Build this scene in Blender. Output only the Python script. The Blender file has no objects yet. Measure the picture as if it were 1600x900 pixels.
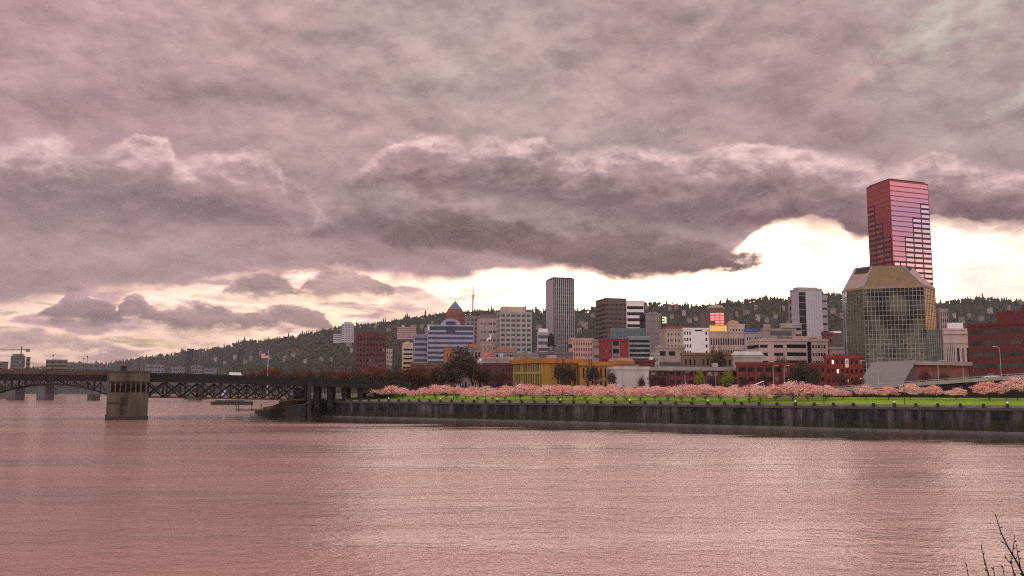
import bpy, bmesh, math, random
import numpy as np
from mathutils import Vector, Matrix
random.seed(7); rng = np.random.default_rng(7)
SC = bpy.context.scene
COL = SC.collection
R = math.radians

# ------------------------------------------------------------------ camera
F = 1400.0                      # focal length in pixels of a 1600 px wide picture
HOR = 610.0                     # height of the horizon in that picture
CAMZ = 10.0                     # eye height above the river
PITCH = math.atan((HOR - 450) / F)
cam = bpy.data.cameras.new("camera"); cam.sensor_width = 36; cam.lens = 36 * F / 1600
cam.clip_start = 0.1; cam.clip_end = 30000
cam_ob = bpy.data.objects.new("camera", cam); COL.objects.link(cam_ob)
cam_ob.location = (0, 0, CAMZ); cam_ob.rotation_euler = (math.pi / 2 + PITCH, 0, 0)
SC.camera = cam_ob
CT, ST = math.cos(PITCH), math.sin(PITCH)

def ray(px, py):
    u, v = (px - 800) / F, (450 - py) / F
    return u, CT - v * ST, ST + v * CT
def at(px, py, Y):
    """the point seen at pixel px,py that lies Y metres in front of the camera"""
    x, y, z = ray(px, py); s = Y / y
    return Vector((x * s, Y, CAMZ + z * s))
def kx(px, py=580):
    x, y, z = ray(px, py); return x / y
def azel(px, py):
    x, y, z = ray(px, py)
    return math.degrees(math.atan2(x, y)), math.degrees(math.atan2(z, math.hypot(x, y)))

# ------------------------------------------------------------------ exposure, sun
SC.view_settings.view_transform = 'Standard'; SC.view_settings.look = 'None'
SC.view_settings.exposure = 0.5; SC.view_settings.gamma = 1.0
SC.cycles.use_denoising = False
SC.cycles.filter_width = 1.1
SC.cycles.max_bounces = 6; SC.cycles.diffuse_bounces = 3; SC.cycles.glossy_bounces = 3
SC.cycles.transmission_bounces = 4; SC.cycles.volume_bounces = 0
SC.cycles.sample_clamp_indirect = 6
SUN_AZ, SUN_EL = 12.0, 15.0     # azimuth measured clockwise from +Y (the view), elevation
sd = bpy.data.lights.new("sun", 'SUN'); sd.energy = 0.5; sd.angle = R(45); sd.color = (1.0, 0.78, 0.68)
so = bpy.data.objects.new("sun", sd); COL.objects.link(so)
_d = Vector((math.sin(R(SUN_AZ)) * math.cos(R(SUN_EL)), math.cos(R(SUN_AZ)) * math.cos(R(SUN_EL)), math.sin(R(SUN_EL))))
so.rotation_euler = _d.to_track_quat('Z', 'Y').to_euler()

# ------------------------------------------------------------------ world: Nishita sky under a broken cloud deck
W = bpy.data.worlds.new("World"); SC.world = W; W.use_nodes = True
nt = W.node_tree; nt.nodes.clear()
def N(t, **k):
    n = nt.nodes.new(t)
    for a, b in k.items(): setattr(n, a, b)
    return n
def put(sock, v):
    if isinstance(v, bpy.types.NodeSocket): nt.links.new(v, sock)
    else:
        try: sock.default_value = v
        except Exception: sock.default_value = (*v, 1.0)
def mth(op, a, b=None, c=None, clamp=False):
    n = N('ShaderNodeMath', operation=op, use_clamp=clamp); put(n.inputs[0], a)
    if b is not None: put(n.inputs[1], b)
    if c is not None: put(n.inputs[2], c)
    return n.outputs[0]
def sstep(x, a, b):
    n = N('ShaderNodeMapRange', interpolation_type='SMOOTHSTEP'); put(n.inputs[0], x); put(n.inputs[1], a); put(n.inputs[2], b)
    return n.outputs[0]
def mixc(f, a, b):
    n = N('ShaderNodeMix', data_type='RGBA'); put(n.inputs[0], f); put(n.inputs[6], a); put(n.inputs[7], b); return n.outputs[2]
def comb(x, y, z=0.0):
    n = N('ShaderNodeCombineXYZ'); put(n.inputs[0], x); put(n.inputs[1], y); put(n.inputs[2], z); return n.outputs[0]
def noise(vec, scale, detail=4, rough=0.55, dist=0.0):
    n = N('ShaderNodeTexNoise'); put(n.inputs['Vector'], vec); n.inputs['Scale'].default_value = scale
    n.inputs['Detail'].default_value = detail; n.inputs['Roughness'].default_value = rough; n.inputs['Distortion'].default_value = dist
    return n.outputs['Fac']
tc = N('ShaderNodeTexCoord'); sx = N('ShaderNodeSeparateXYZ'); nt.links.new(tc.outputs['Generated'], sx.inputs[0])
dx, dy, dz = sx.outputs
AZ = mth('MULTIPLY', mth('ARCTAN2', dx, dy), 180 / math.pi)
EL = mth('MULTIPLY', mth('ARCSINE', dz), 180 / math.pi)
# billowing of the cloud edges
pv = comb(mth('MULTIPLY', AZ, .1), mth('MULTIPLY', EL, .17))
n_big = noise(pv, 1.6, 3, .5)
n_mid = noise(pv, 4.5, 5, .55)
vo = N('ShaderNodeTexVoronoi', feature='SMOOTH_F1'); put(vo.inputs['Vector'], pv); vo.inputs['Scale'].default_value = 5.5
vo.inputs['Smoothness'].default_value = .5
puff = mth('SUBTRACT', .45, vo.outputs['Distance'])
wob = mth('ADD', mth('MULTIPLY', mth('SUBTRACT', n_mid, .5), 2.6), mth('MULTIPLY', puff, 1.1))
wob2 = mth('MULTIPLY', mth('SUBTRACT', noise(comb(mth('ADD', mth('MULTIPLY', AZ, .1), 7.3), mth('MULTIPLY', EL, .2)), 9, 6, .68), .5), 3.4)
def billow(sx, sy, off, up, det, rough=.55):
    u, v = mth('ADD', mth('MULTIPLY', AZ, sx), mth('MULTIPLY', mth('SUBTRACT', n_big, .5), .8)), mth('MULTIPLY', EL, sy)
    a = noise(comb(u, v, off), 1, det, rough); b = noise(comb(mth('ADD', u, up * .25), mth('ADD', v, up), off), 1, det, rough)
    return mth('SUBTRACT', a, b)
rel1 = billow(.15, .27, 2.0, .28, 5); rel2 = billow(.40, .62, 5.0, .22, 6, .6); rel3 = billow(1.1, 2.0, 8.0, .25, 4, .65)
relief = mth('ADD', mth('MULTIPLY_ADD', rel1, 1.25, 1.0), mth('ADD', mth('MULTIPLY', rel2, .55), mth('MULTIPLY', rel3, .16)))
AZw = mth('ADD', AZ, mth('MULTIPLY', mth('SUBTRACT', n_big, .5), 2.0))
xin = mth('MULTIPLY_ADD', AZw, 1 / 90, .5)
def curve(pts):
    n = N('ShaderNodeFloatCurve'); c = n.mapping.curves[0]
    P = sorted([((a + 45) / 90, e / 30) for a, e in (azel(*p) for p in pts)])
    while len(c.points) < len(P): c.points.new(.5, .5)
    for q, p in zip(c.points, P): q.location = p; q.handle_type = 'AUTO_CLAMPED'
    n.mapping.extend = 'HORIZONTAL'; n.mapping.update(); put(n.inputs['Value'], xin)
    return mth('MULTIPLY', n.outputs[0], 30)
def ramp(f, stops):
    n = N('ShaderNodeValToRGB'); put(n.inputs[0], f); el = n.color_ramp.elements
    while len(el) < len(stops): el.new(.5)
    for e, (p, c) in zip(el, stops): e.position = p; e.color = (*c, 1)
    return n.outputs[0]
# the high deck: a soft mottled sheet that ends above the bright gap along the horizon
dv = comb(mth('ADD', mth('MULTIPLY', AZ, .1), mth('MULTIPLY', EL, -.09)), mth('ADD', mth('MULTIPLY', EL, .15), mth('MULTIPLY', AZ, -.02)), 3.1)
d1 = noise(dv, .8, 3, .45, .3); d2 = noise(dv, 1.9, 5, .5, .5); d3 = noise(comb(mth('MULTIPLY', AZ, .05), mth('MULTIPLY', EL, .07), 9.), 1.4, 3, .5)
deck = mixc(sstep(d1, .34, .66), (.305, .215, .225), (.43, .32, .31))
deck = mixc(mth('MULTIPLY', sstep(d3, .42, .62), .7), deck, (.37, .315, .30))
deck = mixc(mth('MULTIPLY', sstep(d2, .45, .75), .5), deck, (.50, .38, .355))
deck = mixc(mth('MULTIPLY', sstep(n_mid, .55, .32), .45), deck, (.255, .185, .20))
# violet towards the south, warmer to the north
deck = mixc(mth('MULTIPLY', sstep(AZ, -12, -32), .35), deck, (.37, .235, .285))
deck_lo = curve([(-200, 470), (0, 482), (80, 462), (200, 455), (300, 446), (420, 432), (520, 430), (600, 440), (700, 442), (760, 432), (850, 424), (950, 430), (1020, 436), (1080, 428), (1125, 414), (1152, 396), (1176, 368), (1250, 350), (1310, 356), (1350, 376), (1440, 350), (1500, 358), (1600, 360), (1800, 380)])
Ew = mth('ADD', EL, mth('MULTIPLY', wob, .45))
edge = mth('SUBTRACT', Ew, deck_lo)
alpha = sstep(edge, -.5, .55)
# sunlit lower fringe of the deck, darker belly above it
deck = mixc(mth('MULTIPLY', sstep(edge, 1.2, .0), .55), deck, (.80, .56, .50))
# a thin place in the deck high up to the right
# duskier and more mauve low down
deck = mixc(mth('MULTIPLY', sstep(EL, 15, 5), .60), deck, (.33, .215, .235))
a0, e0 = azel(1480, 40)
th = mth('ADD', mth('ADD', mth('MULTIPLY', mth('ABSOLUTE', mth('ADD', mth('SUBTRACT', EL, e0), mth('MULTIPLY', mth('SUBTRACT', AZ, a0), -.30))), -.30), mth('MULTIPLY', mth('ABSOLUTE', mth('SUBTRACT', AZ, a0)), -.10)), mth('MULTIPLY_ADD', n_mid, 2.0, -.1))
deck = mixc(mth('MULTIPLY', sstep(th, .2, 1.2), .7), deck, (.52, .53, .46))
a0, e0 = azel(1600, 150)
th = mth('ADD', mth('ADD', mth('MULTIPLY', mth('ABSOLUTE', mth('ADD', mth('SUBTRACT', EL, e0), mth('MULTIPLY', mth('SUBTRACT', AZ, a0), -.45))), -.42), mth('MULTIPLY', mth('ABSOLUTE', mth('SUBTRACT', AZ, a0)), -.12)), mth('MULTIPLY_ADD', n_mid, 1.9, -.15))
deck = mixc(mth('MULTIPLY', sstep(th, .3, 1.2), .6), deck, (.58, .58, .50))
col = deck
def layer(top, bot, soft, rim, mid, dark, op=1.0, wamp=1.0, botsoft=.35):
    """one bank of cumulus between two edge curves: bright billowing tops, dark flat base"""
    global col, alpha
    T, B = curve(top), curve(bot)
    e = mth('ADD', EL, mth('ADD', mth('MULTIPLY', wob, wamp * -.42), mth('MULTIPLY', wob2, wamp * -.30)))
    dT = mth('SUBTRACT', T, e)
    t = mth('DIVIDE', dT, mth('MAXIMUM', mth('SUBTRACT', T, B), .25))
    sf = mth('MULTIPLY', soft, mth('MULTIPLY_ADD', n_big, 3.4, -.8))
    a = mth('MULTIPLY', sstep(dT, 0., mth('MAXIMUM', sf, .12)), sstep(t, 1.0 + botsoft, 1.0 - botsoft * .6))
    a = mth('MULTIPLY', a, mth('MULTIPLY', sstep(mth('SUBTRACT', T, B), .05, .6), op))
    tt = mth('ADD', mth('ADD', t, mth('MULTIPLY', mth('SUBTRACT', n_mid, .5), .8)), mth('MULTIPLY', rel2, -.5))
    c = ramp(tt, [(0.0, rim), (.08, rim), (.36, mid), (.8, dark), (1.0, dark)])
    col = mixc(a, col, c)
    alpha = mth('MAXIMUM', alpha, a)
# a rosy veil low over the southern hills
veil = mth('MULTIPLY', sstep(AZ, 15, -9), sstep(EL, 0.2, 2.2))
vn = noise(comb(mth('MULTIPLY', AZ, .07), mth('MULTIPLY', EL, .3), 4.), 3.2, 5, .55, .3)
vm = mth('MULTIPLY', mth('MULTIPLY', veil, sstep(vn, .66, .40)), .92)
vr = mth('MULTIPLY', mth('MULTIPLY', sstep(AZ, 9, 19), sstep(mth('ADD', vn, mth('MULTIPLY', mth('SUBTRACT', n_mid, .5), .4)), .60, .38)), .75)
vm = mth('MAXIMUM', vm, vr)
col = mixc(alpha, mixc(sstep(AZ, 8, 14), mixc(sstep(vn, .56, .36), (1.95, 1.38, 1.05), (.56, .37, .38)), (.86, .80, .78)), col)
alpha = mth('MAXIMUM', alpha, vm)
RIM, MID, DRK = (.72, .56, .54), (.36, .255, .265), (.155, .10, .115)
layer([(-200, 240), (0, 225), (90, 203), (140, 236), (200, 206), (250, 210), (278, 242), (330, 232), (400, 226), (440, 262), (490, 300), (530, 352), (700, 400)],
      [(-200, 335), (0, 325), (200, 338), (350, 352), (480, 355), (700, 355)], .9, RIM, MID, (.20, .135, .155), .8)
layer([(470, 360), (560, 262), (600, 226), (660, 206), (705, 210), (728, 224), (755, 206), (800, 214), (842, 206), (865, 226), (900, 234), (960, 218), (1030, 224), (1080, 230), (1140, 218), (1250, 224), (1350, 236), (1385, 250), (1450, 240), (1600, 262), (1800, 262)],
      [(470, 290), (600, 298), (800, 312), (1000, 340), (1200, 348), (1350, 366), (1450, 348), (1600, 352), (1800, 352)], .9, RIM, MID, (.15, .095, .108), .9)
layer([(470, 390), (505, 312), (540, 284), (620, 276), (665, 302), (800, 330), (880, 380), (950, 420)],
      [(470, 365), (600, 374), (700, 374), (800, 392), (950, 400)], .8, (.42, .32, .33), (.31, .225, .24), DRK, .75)
layer([(580, 390), (640, 318), (700, 308), (800, 324), (900, 334), (1000, 340), (1060, 348), (1110, 362), (1140, 376), (1170, 382), (1192, 394), (1212, 440)],
      [(580, 372), (800, 398), (900, 420), (1000, 436), (1080, 430), (1150, 420), (1192, 416), (1212, 410)], 1.3, (.36, .26, .26), (.22, .145, .15), (.15, .092, .10), 1.0, .9, .22)
layer([(1080, 400), (1130, 320), (1250, 292), (1350, 300), (1450, 300), (1520, 284), (1600, 280), (1800, 280)],
      [(1080, 352), (1200, 350), (1300, 356), (1360, 374), (1450, 348), (1600, 360), (1800, 370)], 1.3, MID, (.25, .165, .18), (.16, .095, .11), .75)
# low, far banks against the glow at the left
layer([(300, 500), (345, 455), (385, 420), (430, 414), (462, 430), (476, 446), (492, 416), (540, 410), (590, 430), (625, 470), (660, 520)],
      [(300, 455), (420, 462), (540, 464), (660, 456)], .45, (.58, .40, .39), (.30, .20, .21), (.22, .145, .16), .9, 1.1)
layer([(20, 540), (62, 496), (84, 472), (112, 446), (142, 460), (182, 486), (204, 512), (220, 540)],
      [(20, 502), (112, 500), (220, 500)], .3, (.42, .29, .32), (.27, .18, .20), (.21, .135, .155), .95, 1.1)
layer([(160, 560), (186, 468), (212, 456), (242, 476), (292, 468), (350, 478), (400, 482), (440, 468), (482, 476), (520, 500), (545, 540)],
      [(160, 490), (240, 500), (300, 516), (400, 512), (500, 514), (545, 514)], .32, (.50, .35, .36), (.29, .19, .21), (.21, .135, .15), .95, 1.1)
layer([(-200, 515), (0, 512), (40, 505), (100, 520), (160, 526), (195, 540), (215, 570)],
      [(-200, 536), (0, 536), (100, 542), (215, 545)], .4, (.75, .50, .47), (.45, .29, .30), (.36, .23, .25), .85, .9)
layer([(560, 540), (600, 464), (640, 452), (690, 468), (712, 500), (730, 540)],
      [(560, 500), (640, 505), (730, 505)], .6, (.70, .50, .48), (.52, .36, .36), (.45, .30, .31), .75, 1.1)
dm = N('ShaderNodeMix', data_type='RGBA', blend_type='MULTIPLY'); dm.inputs[0].default_value = 1; put(dm.inputs[6], col); dm.inputs[7].default_value = (.90, .83, .83, 1)
rl = N('ShaderNodeVectorMath', operation='SCALE'); put(rl.inputs[0], dm.outputs[2]); put(rl.inputs['Scale'], mth('MINIMUM', mth('MAXIMUM', relief, .5), 1.6)); col = rl.outputs[0]
# the sky away from the picture: an even, brighter overcast in the east (it lights the waterfront)
east = sstep(dy, .25, -.45)
ecol = mixc(sstep(EL, 4, 40), (.98, .80, .74), (.86, .78, .76))
ecol = mixc(mth('MULTIPLY', sstep(n_big, .35, .65), .35), ecol, (.62, .52, .54))
# the clearing seen in the tower's mirror glass: rosy low, blue above it, red cloud on top
rx = mth('MULTIPLY', sstep(AZ, 85, 105), sstep(AZ, 170, 150))
mir = ramp(mth('DIVIDE', EL, 20), [(0., (1.2, .8, .7)), (.33, (1.0, .62, .56)), (.43, (.60, .44, .52)), (.52, (.42, .42, .62)), (.60, (.75, .42, .44)), (.66, (1.25, .40, .36)), (1., (1.1, .5, .45))])
ecol = mixc(mth('MULTIPLY', rx, sstep(EL, 22, 14)), ecol, mir)
col = mixc(east, col, ecol)
alpha = mth('MAXIMUM', alpha, east)
sky = N('ShaderNodeTexSky', sky_type='NISHITA', sun_disc=False, sun_elevation=R(SUN_EL), sun_rotation=R(SUN_AZ))
sky.air_density = 1.0; sky.dust_density = 3.0
tint = N('ShaderNodeMix', data_type='RGBA', blend_type='MULTIPLY'); tint.inputs[0].default_value = 1
nt.links.new(sky.outputs[0], tint.inputs[6]); tint.inputs[7].default_value = (1.0, .93, 1.12, 1)
b1 = N('ShaderNodeBackground'); put(b1.inputs[0], tint.outputs[2]); b1.inputs[1].default_value = .05
b2 = N('ShaderNodeBackground'); put(b2.inputs[0], col); b2.inputs[1].default_value = 1.0
ms = N('ShaderNodeMixShader'); put(ms.inputs[0], alpha); nt.links.new(b1.outputs[0], ms.inputs[1]); nt.links.new(b2.outputs[0], ms.inputs[2])
wo = N('ShaderNodeOutputWorld'); nt.links.new(ms.outputs[0], wo.inputs[0])
W.cycles.sampling_method = 'MANUAL'; W.cycles.sample_map_resolution = 512
# ------------------------------------------------------------------ mesh helpers
class MB:
    def __init__(s): s.v = []; s.f = []
    def box(s, x0, y0, z0, x1, y1, z1):
        b = len(s.v)
        s.v += [(x0, y0, z0), (x1, y0, z0), (x1, y1, z0), (x0, y1, z0), (x0, y0, z1), (x1, y0, z1), (x1, y1, z1), (x0, y1, z1)]
        s.f += [(b, b+3, b+2, b+1), (b+4, b+5, b+6, b+7), (b, b+1, b+5, b+4), (b+1, b+2, b+6, b+5), (b+2, b+3, b+7, b+6), (b+3, b, b+4, b+7)]
        return s
    def bar(s, p, q, w, h=None):
        """square bar from p to q"""
        p, q = Vector(p), Vector(q); d = (q - p).normalized(); h = h or w
        a = d.cross(Vector((0, 0, 1)));  a = a.normalized() if a.length > 1e-4 else Vector((1, 0, 0))
        c = a.cross(d).normalized(); b = len(s.v)
        for o in (p, q):
            for i, j in ((-1, -1), (1, -1), (1, 1), (-1, 1)): s.v.append(tuple(o + a * i * w / 2 + c * j * h / 2))
        s.f += [(b, b+1, b+2, b+3), (b+7, b+6, b+5, b+4)] + [(b+i, b+4+i, b+4+(i+1) % 4, b+(i+1) % 4) for i in range(4)]
        return s
    def tube(s, pts, rad, n=6, cap=True):
        pts = [Vector(p) for p in pts]; b = len(s.v)
        if not hasattr(rad, '__len__'): rad = [rad] * len(pts)
        for i, p in enumerate(pts):
            d = (pts[min(i+1, len(pts)-1)] - pts[max(i-1, 0)]).normalized()
            a = d.cross(Vector((.13, .31, .94))); a = a.normalized() if a.length > 1e-3 else Vector((1, 0, 0)); c = d.cross(a)
            for k in range(n):
                t = 2 * math.pi * k / n; s.v.append(tuple(p + (a * math.cos(t) + c * math.sin(t)) * rad[i]))
        for i in range(len(pts) - 1):
            for k in range(n): s.f.append((b+i*n+k, b+i*n+(k+1) % n, b+(i+1)*n+(k+1) % n, b+(i+1)*n+k))
        if cap: s.f += [tuple(b+n-1-k for k in range(n)), tuple(b+(len(pts)-1)*n+k for k in range(n))]
        return s
    def lathe(s, prof, n=16, c=(0, 0, 0)):
        b = len(s.v)
        for r, z in prof:
            for k in range(n):
                t = 2 * math.pi * k / n; s.v.append((c[0] + r * math.cos(t), c[1] + r * math.sin(t), c[2] + z))
        for i in range(len(prof) - 1):
            for k in range(n): s.f.append((b+i*n+k, b+i*n+(k+1) % n, b+(i+1)*n+(k+1) % n, b+(i+1)*n+k))
        s.f += [tuple(b+n-1-k for k in range(n)), tuple(b+(len(prof)-1)*n+k for k in range(n))]
        return s
    def prism(s, poly, z0, z1, poly2=None):
        b = len(s.v); n = len(poly); poly2 = poly2 or poly
        s.v += [(p[0], p[1], z0) for p in poly] + [(p[0], p[1], z1) for p in poly2]
        s.f += [tuple(range(b+n-1, b-1, -1)), tuple(range(b+n, b+2*n))] + [(b+i, b+(i+1) % n, b+n+(i+1) % n, b+n+i) for i in range(n)]
        return s
    def poly(s, pts):
        b = len(s.v); s.v += [tuple(p) for p in pts]; s.f.append(tuple(range(b, b+len(pts)))); return s
    def mesh(s, name, m, smooth=False):
        me = bpy.data.meshes.new(name); me.from_pydata(s.v, [], s.f); me.materials.append(m)
        if smooth: me.polygons.foreach_set('use_smooth', [True] * len(me.polygons))
        me.update(); return me
    def build(s, name, m, parent=None, smooth=False):
        return link(name, s.mesh(name, m, smooth), parent)
def link(name, me, parent=None):
    o = bpy.data.objects.new(name, me); COL.objects.link(o)
    if parent is not None: o.parent = parent
    return o
def np_mesh(name, V, Fq, m, parent=None, smooth=False):
    """mesh from a numpy vertex array and an array of equal-sized faces"""
    me = bpy.data.meshes.new(name); n = Fq.shape[1]
    me.vertices.add(len(V)); me.vertices.foreach_set('co', V.astype('f4').ravel())
    me.loops.add(Fq.size); me.loops.foreach_set('vertex_index', Fq.astype('i4').ravel())
    me.polygons.add(len(Fq)); me.polygons.foreach_set('loop_start', np.arange(0, Fq.size, n, dtype='i4'))
    me.polygons.foreach_set('use_smooth', [smooth] * len(Fq))
    me.materials.append(m); me.update(calc_edges=True); me.validate()
    return link(name, me, parent) if name else me
def tag(o, label, cat, group=None):
    o['label'] = label; o['category'] = cat
    if group: o['group'] = group
    return o
def thing(name, label, cat, loc=(0, 0, 0), rz=0.0, group=None):
    o = bpy.data.objects.new(name, None); COL.objects.link(o); o.empty_display_size = .5
    o.location = loc; o.rotation_euler = (0, 0, rz); return tag(o, label, cat, group)
def kind(o, k): o['kind'] = k; return o
def kids(o): return [c for c in bpy.data.objects if c.parent == o]
def dup(root, ch, loc, rz=0.0, sc=1.0, label=None):
    """copy of a thing and of its parts; ch = [(part, [sub-parts])]"""
    r = root.copy(); COL.objects.link(r); r.location = loc; r.rotation_euler = (0, 0, rz)
    r.scale = (sc, sc, sc) if not hasattr(sc, '__len__') else sc
    if label: r['label'] = label
    for c, subs in ch:
        d = c.copy(); COL.objects.link(d); d.parent = r
        for g in subs: h = g.copy(); COL.objects.link(h); h.parent = d
    return r

# ------------------------------------------------------------------ materials
def newmat(name):
    m = bpy.data.materials.new(name); m.use_nodes = True; t = m.node_tree
    return m, t, t.nodes['Principled BSDF']
def mat(name, c, rough=.8, var=.25, scale=.4, c2=None, streak=0.0, metal=0.0, bump=0.0, rnd=0.0, isl=0.0, spec=.4, detail=5):
    """colour broken up by world-scale noise; streak = vertical weathering; rnd / isl = variation per object / per loose piece"""
    def tone(q):                          # fuller local colour
        q = [x ** 1.12 * 1.12 for x in q]; y = .3 * q[0] + .59 * q[1] + .11 * q[2]; return tuple(min(.92, max(.002, y + (x - y) * 1.1)) for x in q)
    c = tone(c); c2 = tone(c2) if c2 else None
    m, t, p = newmat(name); L = t.links.new
    p.inputs['Roughness'].default_value = rough; p.inputs['Metallic'].default_value = metal; p.inputs['Specular IOR Level'].default_value = spec
    g = t.nodes.new('ShaderNodeNewGeometry'); mp = t.nodes.new('ShaderNodeMapping'); L(g.outputs['Position'], mp.inputs[0])
    mp.inputs['Scale'].default_value = (scale, scale, scale * (.12 if streak else 1))
    n = t.nodes.new('ShaderNodeTexNoise'); L(mp.outputs[0], n.inputs['Vector']); n.inputs['Scale'].default_value = 1; n.inputs['Detail'].default_value = detail; n.inputs['Roughness'].default_value = .6
    mr = t.nodes.new('ShaderNodeMapRange'); L(n.outputs['Fac'], mr.inputs[0]); mr.inputs[1].default_value = .3; mr.inputs[2].default_value = .7
    mx = t.nodes.new('ShaderNodeMix'); mx.data_type = 'RGBA'; L(mr.outputs[0], mx.inputs[0])
    c2 = c2 or tuple(x * (1 + var) for x in c); c1 = tuple(x * (1 - var) for x in c) if c2[0] > c[0] and var else c
    mx.inputs[6].default_value = (*c1, 1); mx.inputs[7].default_value = (*c2, 1); out = mx.outputs[2]
    for amt, src in ((rnd, 'o'), (isl, 'i')):
        if amt:
            s = t.nodes.new('ShaderNodeObjectInfo').outputs['Random'] if src == 'o' else g.outputs['Random Per Island']
            r2 = t.nodes.new('ShaderNodeMapRange'); L(s, r2.inputs[0]); r2.inputs[3].default_value = 1 - amt; r2.inputs[4].default_value = 1 + amt
            vm = t.nodes.new('ShaderNodeVectorMath'); vm.operation = 'SCALE'; L(out, vm.inputs[0]); L(r2.outputs[0], vm.inputs['Scale']); out = vm.outputs[0]
    L(out, p.inputs['Base Color'])
    if bump:
        b = t.nodes.new('ShaderNodeBump'); b.inputs['Strength'].default_value = bump; L(n.outputs['Fac'], b.inputs['Height']); L(b.outputs[0], p.inputs['Normal'])
    return m
def glass(name, c=(.02, .025, .03), rough=.12, metal=0.0, rnd=.5, wob=0.0, spec=.6, nscale=.35, patch=0):
    m, t, p = newmat(name); L = t.links.new
    p.inputs['Roughness'].default_value = rough; p.inputs['Metallic'].default_value = metal; p.inputs['Specular IOR Level'].default_value = spec
    o = t.nodes.new('ShaderNodeObjectInfo'); g = t.nodes.new('ShaderNodeNewGeometry')
    n = t.nodes.new('ShaderNodeTexNoise'); L(g.outputs['Position'], n.inputs['Vector']); n.inputs['Scale'].default_value = nscale; n.inputs['Detail'].default_value = 2
    ad = t.nodes.new('ShaderNodeMath'); ad.operation = 'ADD'; L(o.outputs['Random'], ad.inputs[0]); L(n.outputs['Fac'], ad.inputs[1])
    r2 = t.nodes.new('ShaderNodeMapRange'); L(ad.outputs[0], r2.inputs[0]); r2.inputs[1].default_value = .3; r2.inputs[2].default_value = 1.7; r2.inputs[3].default_value = 1 - rnd; r2.inputs[4].default_value = 1 + rnd * 1.6; r2.clamp = True
    if patch: L(n.outputs['Fac'], r2.inputs[0]); r2.inputs[1].default_value = .42; r2.inputs[2].default_value = .60; r2.inputs[3].default_value = .15; r2.inputs[4].default_value = patch  # noise paints dark and pale reflections into the base colour
    vm = t.nodes.new('ShaderNodeVectorMath'); vm.operation = 'SCALE'; vm.inputs[0].default_value = c; L(r2.outputs[0], vm.inputs['Scale']); L(vm.outputs[0], p.inputs['Base Color'])
    if wob:
        n2 = t.nodes.new('ShaderNodeTexNoise'); L(g.outputs['Position'], n2.inputs['Vector']); n2.inputs['Scale'].default_value = .5; n2.inputs['Detail'].default_value = 2
        b = t.nodes.new('ShaderNodeBump'); b.inputs['Strength'].default_value = wob; b.inputs['Distance'].default_value = .6; L(n2.outputs['Fac'], b.inputs['Height']); L(b.outputs[0], p.inputs['Normal'])
    return m
def glow(name, c, e):
    m, t, p = newmat(name); p.inputs['Base Color'].default_value = (*c, 1); p.inputs['Emission Color'].default_value = (*c, 1); p.inputs['Emission Strength'].default_value = e; return m
_unit = {}
def slab(name, m, parent, x0, y0, z0, x1, y1, z1):
    """box part that shares one unit-cube mesh per material"""
    k = m.name
    if k not in _unit: _unit[k] = MB().box(-.5, -.5, -.5, .5, .5, .5).mesh(name, m)
    o = link(name, _unit[k], parent); o.location = ((x0+x1)/2, (y0+y1)/2, (z0+z1)/2); o.scale = (abs(x1-x0), abs(y1-y0), abs(z1-z0)); return o
# ------------------------------------------------------------------ river, banks, hills
WA = Vector((-72, 350)); WT = Vector((191, -141)).normalized(); WN = Vector((-WT.y, WT.x))   # harbour wall line and its inland normal
WALLTOP = 5.8
def wl(s, d=0.0, z=0.0): p = WA + WT * s + WN * d; return Vector((p.x, p.y, z))
def wall_s(px, py=640):
    """distance along the wall where the line of sight through px crosses it"""
    k = kx(px, py); return (k * WA.y - WA.x) / (WT.x - k * WT.y)
def lawn_z(d): return 5.9 + (0 if d < 5 else min(1, (d - 5) / 24) ** .8 * 2.1)
def park(px, d):
    """ground point seen in column px, d metres inland of the wall"""
    k = kx(px, 618); s = wall_s(px, 618); y0 = (WA + WT * s).y; Y = y0 + d / (WN.x * k + WN.y)
    return Vector((k * Y, Y, lawn_z(d)))

# water
m_water, t, p = newmat("river_water"); L = t.links.new
p.inputs['IOR'].default_value = 1.33
g = t.nodes.new('ShaderNodeNewGeometry')
def wn(sx, sy, sc, det, rough=.6, rot=0):
    mp = t.nodes.new('ShaderNodeMapping'); L(g.outputs['Position'], mp.inputs[0]); mp.inputs['Scale'].default_value = (sx, sy, 1); mp.inputs['Rotation'].default_value = (0, 0, rot)
    n = t.nodes.new('ShaderNodeTexNoise'); L(mp.outputs[0], n.inputs['Vector']); n.inputs['Scale'].default_value = sc; n.inputs['Detail'].default_value = det; n.inputs['Roughness'].default_value = rough; return n.outputs['Fac']
def wm(op, a, b, c=None):
    n = t.nodes.new('ShaderNodeMath'); n.operation = op
    for i, v in enumerate((a, b, c)):
        if v is None: continue
        if hasattr(v, 'node'): L(v, n.inputs[i])
        else: n.inputs[i].default_value = v
    return n.outputs[0]
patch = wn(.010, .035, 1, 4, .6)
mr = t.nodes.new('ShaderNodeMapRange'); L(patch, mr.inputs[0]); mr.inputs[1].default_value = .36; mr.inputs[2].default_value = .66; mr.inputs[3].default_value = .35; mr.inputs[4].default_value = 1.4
h = wm('ADD', wm('MULTIPLY', wn(.55, .9, 1, 4, .62, .5), .55), wm('MULTIPLY', wn(1.0, 1.9, 2.0, 3, .6, -.3), .16))
h = wm('ADD', h, wm('MULTIPLY', wn(.10, .22, 1, 2, .5, .3), .55))
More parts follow.
